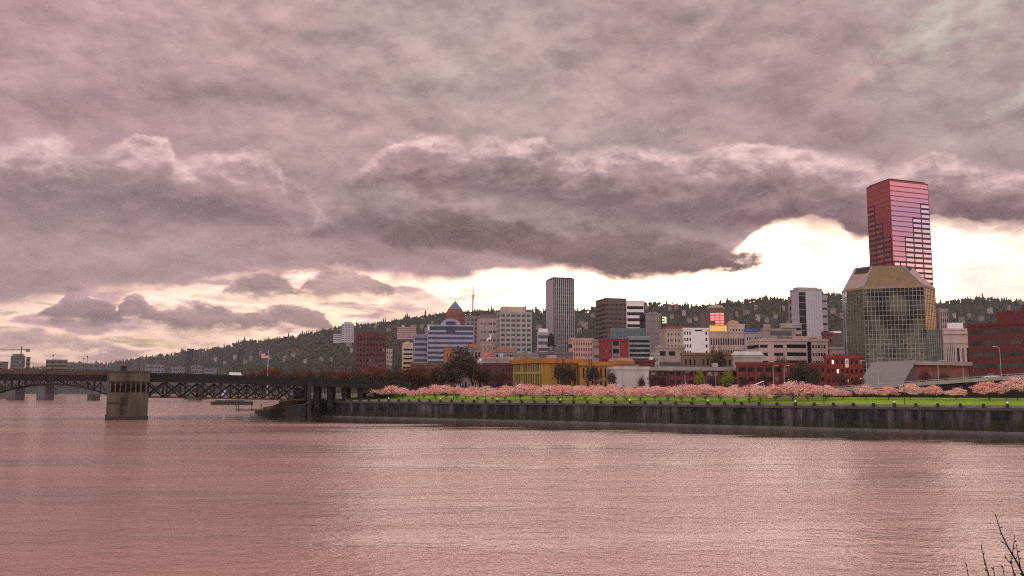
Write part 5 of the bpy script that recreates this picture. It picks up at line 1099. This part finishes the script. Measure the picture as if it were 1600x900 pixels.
# fixed truss span to the right of the pier, two trusses
zc = lambda s: 7.7 + (s - p1) / (sR - p1) * -1.2
NP = 9
for off in (.6, BW - .8):
    m = MB(); m.bar(bp(p1, off, zc(p1)), bp(sR, off, zc(sR)), .55, .5); m.build("bottom_chord", mat("rusty_chord", (.11, .065, .05), .8, .3, .4) if "rusty_chord" not in bpy.data.materials else bpy.data.materials["rusty_chord"], br)
    for i in range(NP + 1):
        s = p1 + (sR - p1) * i / NP; MB().bar(bp(s, off, zc(s)), bp(s, off, dz(s) - 2), .45).build("truss_post", m_truss, br)
        if i < NP:
            s2 = p1 + (sR - p1) * (i + 1) / NP
            MB().bar(bp(s, off + .25, zc(s)), bp(s2, off + .25, dz(s2) - 2), .55).build("diagonal_brace", m_truss, br); MB().bar(bp(s, off - .25, dz(s) - 2), bp(s2, off - .25, zc(s2)), .42).build("diagonal_brace", m_truss, br)
for i in range(NP + 1): s = p1 + (sR - p1) * i / NP; MB().bar(bp(s, 1.0, zc(s)), bp(s, BW - 1.2, zc(s)), .3).build("cross_beam", m_truss, br)
# opening span to the left: curved lower chord
sC = bs(78); yl = lambda s: (dz(s) - 3.0) - 3.4 * min(1.0, abs((s - sC) / (p0 - sC))) ** 2.0
for off in (.6, BW - .8):
    N2 = 22; pts = [bp(s, off, yl(s)) for s in np.linspace(sL, p0 - .1, N2)]
    for i in range(N2 - 1): MB().bar(pts[i], pts[i + 1], .5, .45).build("arched_chord", m_truss, br)
    for i in range(0, N2 - 1):
        s, s2 = np.linspace(sL, p0 - .1, N2)[i:i + 2]; MB().bar(pts[i], bp(s, off, dz(s) - 2), .25).build("truss_post", m_truss, br)
        MB().bar(pts[i] if i % 2 else bp(s, off, dz(s) - 2), bp(s2, off, dz(s2) - 2) if i % 2 else pts[i + 1], .22).build("diagonal_brace", m_truss, br)
# landing: shore pier and viaduct columns
sp_("shore_pier", m_bdeck, sR + .2, sR + 2.0, 1.2, BW - 1, -2, 11.0)
sp_("pier_pylon", mat("pylon_grey", (.04, .038, .036), .85, .2, .4), sR + .4, sR + 1.8, -.9, -.15, 0, 13.2)
for px in (497, 518, 541, 566, 592):
    s = bs(px)
    for o_ in (2.0, BW - 3): sp_("viaduct_column", m_bdeck, s - .9, s + .9, o_, o_ + 1.6, 3, dz(s) - 1.61)
# bastion under the landing
m_stone = mat("dark_wet_masonry", (.022, .021, .019), .9, .5, .5, c2=(.06, .055, .048), streak=1); m_rub = mat("brown_river_rubble", (.15, .10, .055), .95, .35, .6)
bz = thing("bastion", "dark rounded stone quay bastion under the landing of the bridge", "quay", (-98, 345, 0))
pl = [(at(398, 640, 400), 1.2), (at(408, 640, 372), 1.6), (at(424, 640, 346), 2.6), (at(446, 640, 334), 3.8), (at(474, 640, 334), 4.8), (at(500, 640, 348), 5.0), (at(500, 640, 385), 5.0), (at(430, 640, 410), 2.2)]; n = len(pl)
def bast(name, m, sc, z0, z1, parent=bz):
    c = sum((v for v, z in pl), Vector()) / n; mb = MB()
    for top in (0, 1):
        for v, z in pl: q = c + (v - c) * (sc if top else min(sc * 1.0, 1.01)); mb.v.append((q.x + 98, q.y - 345, z1(z) if top else z0(z)))
    mb.f = [tuple(range(n - 1, -1, -1)), tuple(range(n, 2 * n))] + [(i, (i + 1) % n, n + (i + 1) % n, n + i) for i in range(n)]
    return mb.build(name, m, parent)
bast("wall_face", m_stone, 1.0, lambda z: -3, lambda z: z); bast("coping", m_cap, 1.012, lambda z: z + .004, lambda z: z + .35); bast("rubble_slope", m_rub, .72, lambda z: z + .36, lambda z: z * 1.25 + 1.2)
# lamps and a van on the bridge
def bridge_lamp():
    r = thing("bridge_lamp", "lamp", "lamp", group="slim lamps on the bridge"); a = MB().tube([(0, 0, 0), (0, 0, 6.2)], [.09, .06], 5).build("post", m_iron, r); b_ = MB().lathe([(.05, 0), (.2, .15), (.2, .45), (.04, .62)], 8, (0, 0, 6.2)).build("lantern", m_iron, r); return r, [(a, []), (b_, [])]
BL = Plant(bridge_lamp())
for px, o_, lab in ((82, .8, "slim lamp on the bridge above the thinner far pier"), (128, BW - 1, "slim lamp on the bridge's far side, left one of a close pair"), (136, .8, "slim lamp on the bridge's near side, right one of a close pair"), (218, .8, "slim lamp on the bridge above the concrete pier's right corner"), (242, BW - 1, "slim lamp on the bridge just right of the concrete pier"), (316, BW - 1, "slim lamp on the bridge between the two lift towers"), (445, BW - 1, "slim lamp on the bridge right of the flag")):
    s = bs(px, 570); q = bp(s, o_); BL.put((q.x + BA.x, q.y + BA.y, dz(s)), 0, 1, lab)
s = bs(373, 585); q = bp(s, 6); v_, _ = car("van", "white van driving on the bridge right of the second lift tower", wp, True); v_.location = (q.x + BA.x, q.y + BA.y, dz(s)); v_.rotation_euler = (0, 0, math.atan2(BD.y, BD.x))
# flag
q = at(419, 560, 420); fl = thing("flagpole", "white flagpole flying a red striped flag behind the bridge", "flag", (q.x, q.y, 7.9)); hp = at(419, 548, 420).z - 7.9
MB().tube([(0, 0, 0), (0, 0, hp)], [.16, .1], 6).build("pole", M_WHITE, fl); MB().lathe([(.02, 0), (.18, .12), (.02, .3)], 8, (0, 0, hp)).build("finial", M_STEEL, fl)
mr_red = mat("flag_red", (.62, .05, .07), .8, .05, 1); mr_wht = mat("flag_white", (.78, .7, .7), .8, .05, 1); mr_blu = mat("flag_blue", (.03, .04, .16), .8, .05, 1)
fz, fh_, fw_ = hp - 3.3, 2.2, 3.2
fo = None
def cloth(name, m, x0, x1, z0, z1, par, e=0.0):
    mb = MB(); n = 8
    for i in range(n + 1):
        u = x0 + (x1 - x0) * i / n
        for zz in (z0, z1):
            for y in (-.012 - e, .012 + e): mb.v.append((-.12 - u, .28 * math.sin(u * 2.2) * u / 3 + y, zz - .10 * u))
    for i in range(n): a = i * 4; mb.f += [(a, a+2, a+6, a+4), (a+1, a+5, a+7, a+3), (a+2, a+3, a+7, a+6), (a, a+4, a+5, a+1)]
    mb.f += [(0, 1, 3, 2), (n*4, n*4+2, n*4+3, n*4+1)]
    return mb.build(name, m, par)
for i in range(13): cloth("flag_stripe", mr_red if i % 2 == 0 else mr_wht, 0, fw_, fz + fh_ * i / 13, fz + fh_ * (i + 1) / 13, fl)
cloth("flag_canton", mr_blu, 0, fw_ * .4, fz + fh_ * 6 / 13, fz + fh_, fl, .01)
# ------------------------------------------------------------------ the bridges farther upstream
m_far = mat("far_bridge_concrete", (.12, .115, .115), .85, .25, .1); m_fst = mat("far_bridge_steel", (.04, .043, .045), .8, .3, .1)
fb = thing("road_bridge", "low concrete road bridge on stout piers seen under the near bridge", "bridge", (-560, 930, 0))
MB().box(-300, 0, 15.2, 330, 22, 18.2).build("deck", m_far, fb)
for px, w_ in ((16, 9), (63, 8.5), (300, 8)): x = kx(px, 610) * 930 + 560; MB().prism([(x - w_/2, 1), (x + w_/2, 1), (x + w_/2, 20), (x - w_/2, 20)], -3, 15.19).build("pier", m_far, fb)
lb = thing("lift_bridge", "distant steel lift bridge with two dark lattice towers", "bridge", (kx(290) * 2000, 2000, 0)); X0 = kx(290, 580) * 2000
MB().box(-480, 0, 15.5, 330, 14, 19).build("deck", m_fst, lb)
for px in (30, 82, 150, 230, 293, 374): x = kx(px, 610) * 2000 - X0; MB().box(x - 5, 1, -3, x + 5, 13, 15.4).build("pier", m_far, lb)
for px, lean in ((295, -1), (374, 0)):
    x = kx(px, 570) * 2000 - X0; zt = at(px, 547, 2000).z; tw = MB()
    for y in (0, 12):
        for e in (-4.2, 4.2): tw.bar((x + e, y, 19), (x + e * .75, y, zt), 1.9)
        n = 7
        for i in range(n):
            z0, z1 = 19 + (zt - 19) * i / n, 19 + (zt - 19) * (i + 1) / n; tw.bar((x - 4, y, z0), (x + 4, y, z1), 1.2).bar((x + 4, y, z0), (x - 4, y, z1), 1.2).bar((x - 4, y, z1), (x + 4, y, z1), 1.1)
    tw.box(x - 5, -1, zt, x + 5, 13, zt + 3)
    if lean:
        for y in (0, 12): tw.bar((x - 22, y, 19), (x - 4, y, zt - 6), 1.6)
    tw.build("lift_tower", m_fst, lb)
m = MB()
for i in range(16): x = -480 + i * 50; m.bar((x, 0, 19), (x + 25, 0, 27), 1.2).bar((x + 25, 0, 27), (x + 50, 0, 19), 1.2).bar((x, 0, 27), (x + 50, 0, 27), 1.2)
m.build("truss", m_fst, lb)
# dolphin beside the pier, barge, landing stage, boats
q = at(161, 625, 930); dl = thing("mooring_block", "square concrete mooring block in the river left of the bridge pier", "mooring block", (q.x, 905, 0)); MB().box(-4.6, 0, -3, 4.6, 8, 5.6).build("block", m_pier, dl); MB().box(-4.9, -.3, 5.605, 4.9, 8.3, 6.3).build("cap", m_far, dl); MB().box(-.5, -.12, .4, 4.5, -.005, 5).build("fender_panel", m_pierd, dl)
q = at(362, 630, 640); bg = thing("barge", "long dark low barge moored below the bridge truss", "barge", (q.x, 640, 0)); MB().prism([(-15, 0), (-13, -3), (14, -3), (15, 0), (14, 3), (-13, 3)], -.8, 2.2).build("hull", m_pierd, bg); MB().box(-11, -2.2, 2.205, 9, 2.2, 3.1).build("deck_cargo", mat("rubble_cargo", (.09, .085, .08), .95, .4, .8), bg)
slab("wheelhouse", mat("barge_cabin_grey", (.24, .25, .27), .7), bg, 9.2, -1.8, 2.205, 13.2, 1.8, 5.0)
q = at(386, 641, 452); ld = thing("landing_stage", "small floating landing stage on piles left of the bastion", "dock", (q.x, 452, 0)); MB().box(-5, -2, .2, 8, 2, .8).build("platform", mat("grey_planks", (.24, .21, .19), .9, .3, 1), ld)
for x in (-4.8, -3.6, 3, 7.6): MB().tube([(x, -2.2, -2), (x, -2.2, 3.4)], .22, 6).build("pile", m_pierd, ld)
MB().bar((-4.8, -2.2, 2.4), (7.6, -2.2, 2.0), .16).build("handrail", M_STEEL, ld)
q = at(307, 622, 1020); bg2 = thing("pontoon", "dark floating pontoon with a shed far behind the bridge truss", "pontoon", (q.x, 1020, 0)); MB().box(-13, -4, -.5, 13, 4, 2).build("hull", m_pierd, bg2); MB().prism([(-7, -3), (11, -3), (11, 3), (-7, 3)], 2.005, 6).build("shed", mat("pontoon_shed", (.10, .10, .105), .9), bg2)
q = at(351, 617, 1100); sb = thing("sailboat", "white and blue sailboat seen through the bridge truss", "boat", (q.x, 1100, 0)); MB().prism([(-7, 0), (-5, -1.6), (5, -1.4), (8, 0), (5, 1.4), (-5, 1.6)], -.4, 1.6).build("hull", M_WHITE, sb); MB().box(-3, -1, 1.605, 2.5, 1, 2.6).build("cabin", mat("boat_blue", (.05, .12, .4), .5), sb); MB().tube([(1, 0, 1.6), (1, 0, 15)], [.16, .1], 5).build("mast", M_STEEL, sb); MB().poly([(.8, .02, 3), (-4.6, .05, 3), (.8, .02, 13.5)]).poly([(.8, -.02, 13.5), (-4.6, -.01, 3), (.8, -.02, 3)]).build("sail", mat("sail_cloth", (.62, .66, .75), .8, .05, 1), sb)
# bushes on the east bank under the bridge
r_ = np.random.default_rng(8)
for i, (px, h_, w_) in enumerate(((-6, 13, 22), (12, 15, 20), (27, 12, 15))):
    Y = 1395; x = kx(px, 610) * Y; C = r_.normal(size=(1500, 3)); C /= np.linalg.norm(C, axis=1)[:, None]; C = C * r_.uniform(.55, 1.05, (1500, 1)) * [w_ * .6, 6, h_ * .5] + [0, 0, h_ * .5]
    LV, LF = leaves(C, .9, .7, i); o = thing("bush", ("green bush cut by the left edge under the bridge", "tall green bush on the far east bank under the bridge", "smaller green bush right of the others on the far east bank")[i], "bush", (x, Y, 5.5)); np_mesh("crown", LV, LF, mat("bank_bush_leaves_" + "abc"[i], (.09, .105, .025), .95, .4, .3, isl=.4), o); MB().tube([(0, 0, -1), (0, 0, h_ * .6)], [.5, .2], 6).build("trunk", m_bark, o)
# ------------------------------------------------------------------ roof tank, sign, mast, crane
z0 = TANKB.root.location.z + TANKB.H + .13; q = at(861.5, 545, 484); tk = thing("water_tank", "dark wooden rooftop water tank on tall legs in front of the fluted tower", "water tank", (q.x, TANKB.root.location.y + 6, z0)); Yt = TANKB.root.location.y + 6; zt = lambda y: at(861, y, Yt).z - z0; mw = mat("dark_tank_wood", (.035, .028, .026), .9, .3, 1)
MB().lathe([(1.9, zt(539)), (1.9, zt(527)), (2.1, zt(526.8)), (.15, zt(520))], 14).build("tank", mw, tk); MB().lathe([(2.6, zt(540.6)), (2.6, zt(539.1))], 14).build("platform", mw, tk)
for i in range(4): a = math.pi / 4 + i * math.pi / 2; MB().tube([(1.9 * math.cos(a), 1.9 * math.sin(a), 0), (1.7 * math.cos(a), 1.7 * math.sin(a), zt(540.7))], .22, 6).build("leg", mw, tk)
m = MB(); zz = zt(548)
for i in range(4): a, b_ = math.pi / 4 + i * math.pi / 2, math.pi / 4 + (i + 1) * math.pi / 2; m.bar((1.8 * math.cos(a), 1.8 * math.sin(a), zz), (1.8 * math.cos(b_), 1.8 * math.sin(b_), zz), .14)
m.build("brace", mw, tk)
Ys = 448.0; q = at(757, 559, Ys); z0 = at(757, 559, 450).z + .2; sg_ = thing("roof_sign", "scaffold roof sign with a white stag above an orange outline", "sign", (q.x, Ys + 4, z0)); Yq = Ys + 4
fx = lambda px: kx(px, 540) * Yq - q.x; fz_ = lambda py: at(760, py, Yq).z - z0
m = MB()
for px in (754, 760, 766, 772): m.bar((fx(px), .5, 0), (fx(px), .5, fz_(534 if px < 770 else 541)), .16).bar((fx(px), 3, 0), (fx(px), .5, fz_(540)), .14)
for py in (556, 550, 544, 538): m.bar((fx(754), .5, fz_(py)), (fx(772), .5, fz_(py)), .14)
m.build("scaffold", M_STEEL, sg_)
m = MB(); out = [(755, 554), (755.5, 545), (759, 543.5), (763, 545), (768, 540), (770, 542), (769, 547), (766, 551), (764, 554), (755, 554)]
for (a0, c0), (a1, c1) in zip(out, out[1:]): m.bar((fx(a0), .2, fz_(c0)), (fx(a1), .2, fz_(c1)), .32)
m.build("outline", mat("sign_orange", (.62, .26, .10), .6, .1, 1), sg_)
st = [(760, 533), (760.6, 529), (763, 527.6), (765.4, 527), (766, 524.6), (767.4, 525), (767.6, 527), (766.6, 529), (767, 531.6), (765.8, 531.6), (765.2, 530), (763, 530.4), (762, 533), (761.2, 533)]; P = [(fx(a), fz_(c)) for a, c in st]; n = len(P); m = MB(); m.v = [(a, .05, c) for a, c in P] + [(a, .3, c) for a, c in P]; m.f = [tuple(range(n)), tuple(range(2*n-1, n-1, -1))] + [((i+1) % n, i, n+i, n+(i+1) % n) for i in range(n)]
for a0, c0, a1, c1 in ((766.4, 524.8, 764.8, 521.5), (766.8, 524.8, 768.2, 521.3), (765.4, 522.8, 763.8, 522.2)): m.bar((fx(a0), .2, fz_(c0)), (fx(a1), .2, fz_(c1)), .2)
m.build("stag_figure", M_WHITE, sg_); MB().box(fx(755), .1, fz_(559), fx(767), .35, fz_(556)).build("name_band", mat("sign_red_band", (.5, .10, .09), .6), sg_)
q = at(745, 567, 440); bb = thing("billboard", "small white billboard on legs left of the stag sign", "billboard", (q.x, 440, q.z - 6)); MB().box(0, 0, 6, kx(752.5, 565) * 440 - q.x, .3, 8.3).build("panel", M_WHITE, bb)
for x in (.3, 1.9): MB().bar((x, .5, -4), (x, .5, 7.5), .2).build("leg", M_STEEL, bb)
P3 = hill_point(np.array(739.), np.array(1.0)); Ym = float(P3[1]); q = at(739, 490, Ym); zt_ = at(739, 442, Ym).z; ms_ = thing("television_mast", "tall red and white lattice television mast on the ridge", "mast", (q.x, Ym, float(P3[2]) - 2)); Hm = zt_ - float(P3[2]) + 2; mrd = mat("mast_red", (.42, .16, .15), .7, .1, .1)
m = MB(); w0 = 4.5
for i in range(3):
    a = 2.094 * i; m.bar((w0 * math.cos(a), w0 * math.sin(a), 0), (1.6 * math.cos(a), 1.6 * math.sin(a), Hm * .62), 1.3)
for k in range(10):
    f0, f1 = k / 10, (k + 1) / 10; r0, r1 = w0 + (1.6 - w0) * f0, w0 + (1.6 - w0) * f1
    for i in range(3): a, b_ = 2.094 * i, 2.094 * (i + 1); m.bar((r0 * math.cos(a), r0 * math.sin(a), Hm * .62 * f0), (r1 * math.cos(b_), r1 * math.sin(b_), Hm * .62 * f1), .8)
m.build("lattice", mrd, ms_); MB().tube([(0, 0, Hm * .6), (0, 0, Hm * .82), (0, 0, Hm)], [1.7, 1.2, .7], 6).build("spike", mat("mast_grey", (.25, .2, .2), .7), ms_)
Yc = 1900.; q = at(33, 552, Yc); cr_ = thing("tower_crane", "thin tower crane with a long jib at the left edge", "crane", (q.x, Yc, 6)); cz = lambda y: at(33, y, Yc).z - 6; cx = lambda px: kx(px, 547) * Yc - q.x
MB().bar((0, 0, 0), (0, 0, cz(542)), 1.6).build("mast", m_fst, cr_); m = MB(); m.bar((cx(-30), 0, cz(547)), (cx(47), 0, cz(546)), 1.3).bar((cx(-20), 0, cz(545.6)), (0, 0, cz(542)), .5).bar((0, 0, cz(542)), (cx(45), 0, cz(545.6)), .5); m.build("jib", m_fst, cr_); MB().box(cx(41), -2, cz(549.5), cx(46), 2, cz(546.8)).build("counterweight", m_far, cr_)
# ------------------------------------------------------------------ bare twigs in the near right corner
rt = random.Random(12); m_near = mat("near_twig_bark", (.035, .022, .018), .9, .3, 30, bump=.2)
sh = thing("bare_shrub", "dark bare shrub twigs with buds in the near bottom right corner", "shrub", (kx(1620, 900) * 6.0, 6.0, 7.55)); base = sh.location
def twig(pts, r0, r1, Y):
    P = [at(a, c, Y) - base for a, c in pts]; n = len(P); mb = MB(); mb.tube(P, [(r0 + (r1 - r0) * i / (n - 1)) * .65 for i in range(n)], 6)
    for i in range(n - 1):
        L_ = (P[i + 1] - P[i]).length
        for k in range(max(1, int(L_ / .045))):
            f = (k + rt.random()) / max(1, int(L_ / .045)); c_ = P[i].lerp(P[i + 1], f); d_ = Vector((rt.uniform(-1, 1), rt.uniform(-.6, .6), rt.uniform(.2, 1))).normalized() * .016
            mb.tube([c_, c_ + d_ * .6, c_ + d_ * 1.5], [.003, .004, .001], 5)
    return mb
for pts, r0, r1 in (([(1640, 1000), (1600, 900), (1590, 880), (1575, 855), (1564, 832), (1556, 806)], .013, .004), ([(1582, 864), (1584, 850), (1585.5, 836)], .005, .003), ([(1572, 852), (1566, 846)], .004, .003), ([(1594, 884), (1590, 865), (1588, 850)], .005, .003), ([(1552, 1000), (1545, 900), (1538, 875), (1535, 862), (1533, 850)], .008, .003), ([(1590, 960), (1585, 900), (1581, 882), (1573, 874), (1570, 867)], .008, .003), ([(1581, 882), (1579, 868)], .005, .003), ([(1570, 1000), (1554, 900), (1552, 886)], .006, .003), ([(1590, 1000), (1569, 900), (1567, 884)], .006, .003), ([(1530, 1000), (1513, 900), (1510, 883)], .006, .003), ([(1612, 960), (1598, 900), (1593, 880)], .006, .003)):
    twig(pts, r0, r1, 6.0 + rt.uniform(-.25, .25)).build("twig", m_near, sh)
m = MB()
for px in (1640, 1552, 1590, 1570, 1530, 1612): m.tube([(0, 0, -.1), at(px, 1000, 6.0) - base], [.03, .014], 6)
m.build("stem", m_near, sh)
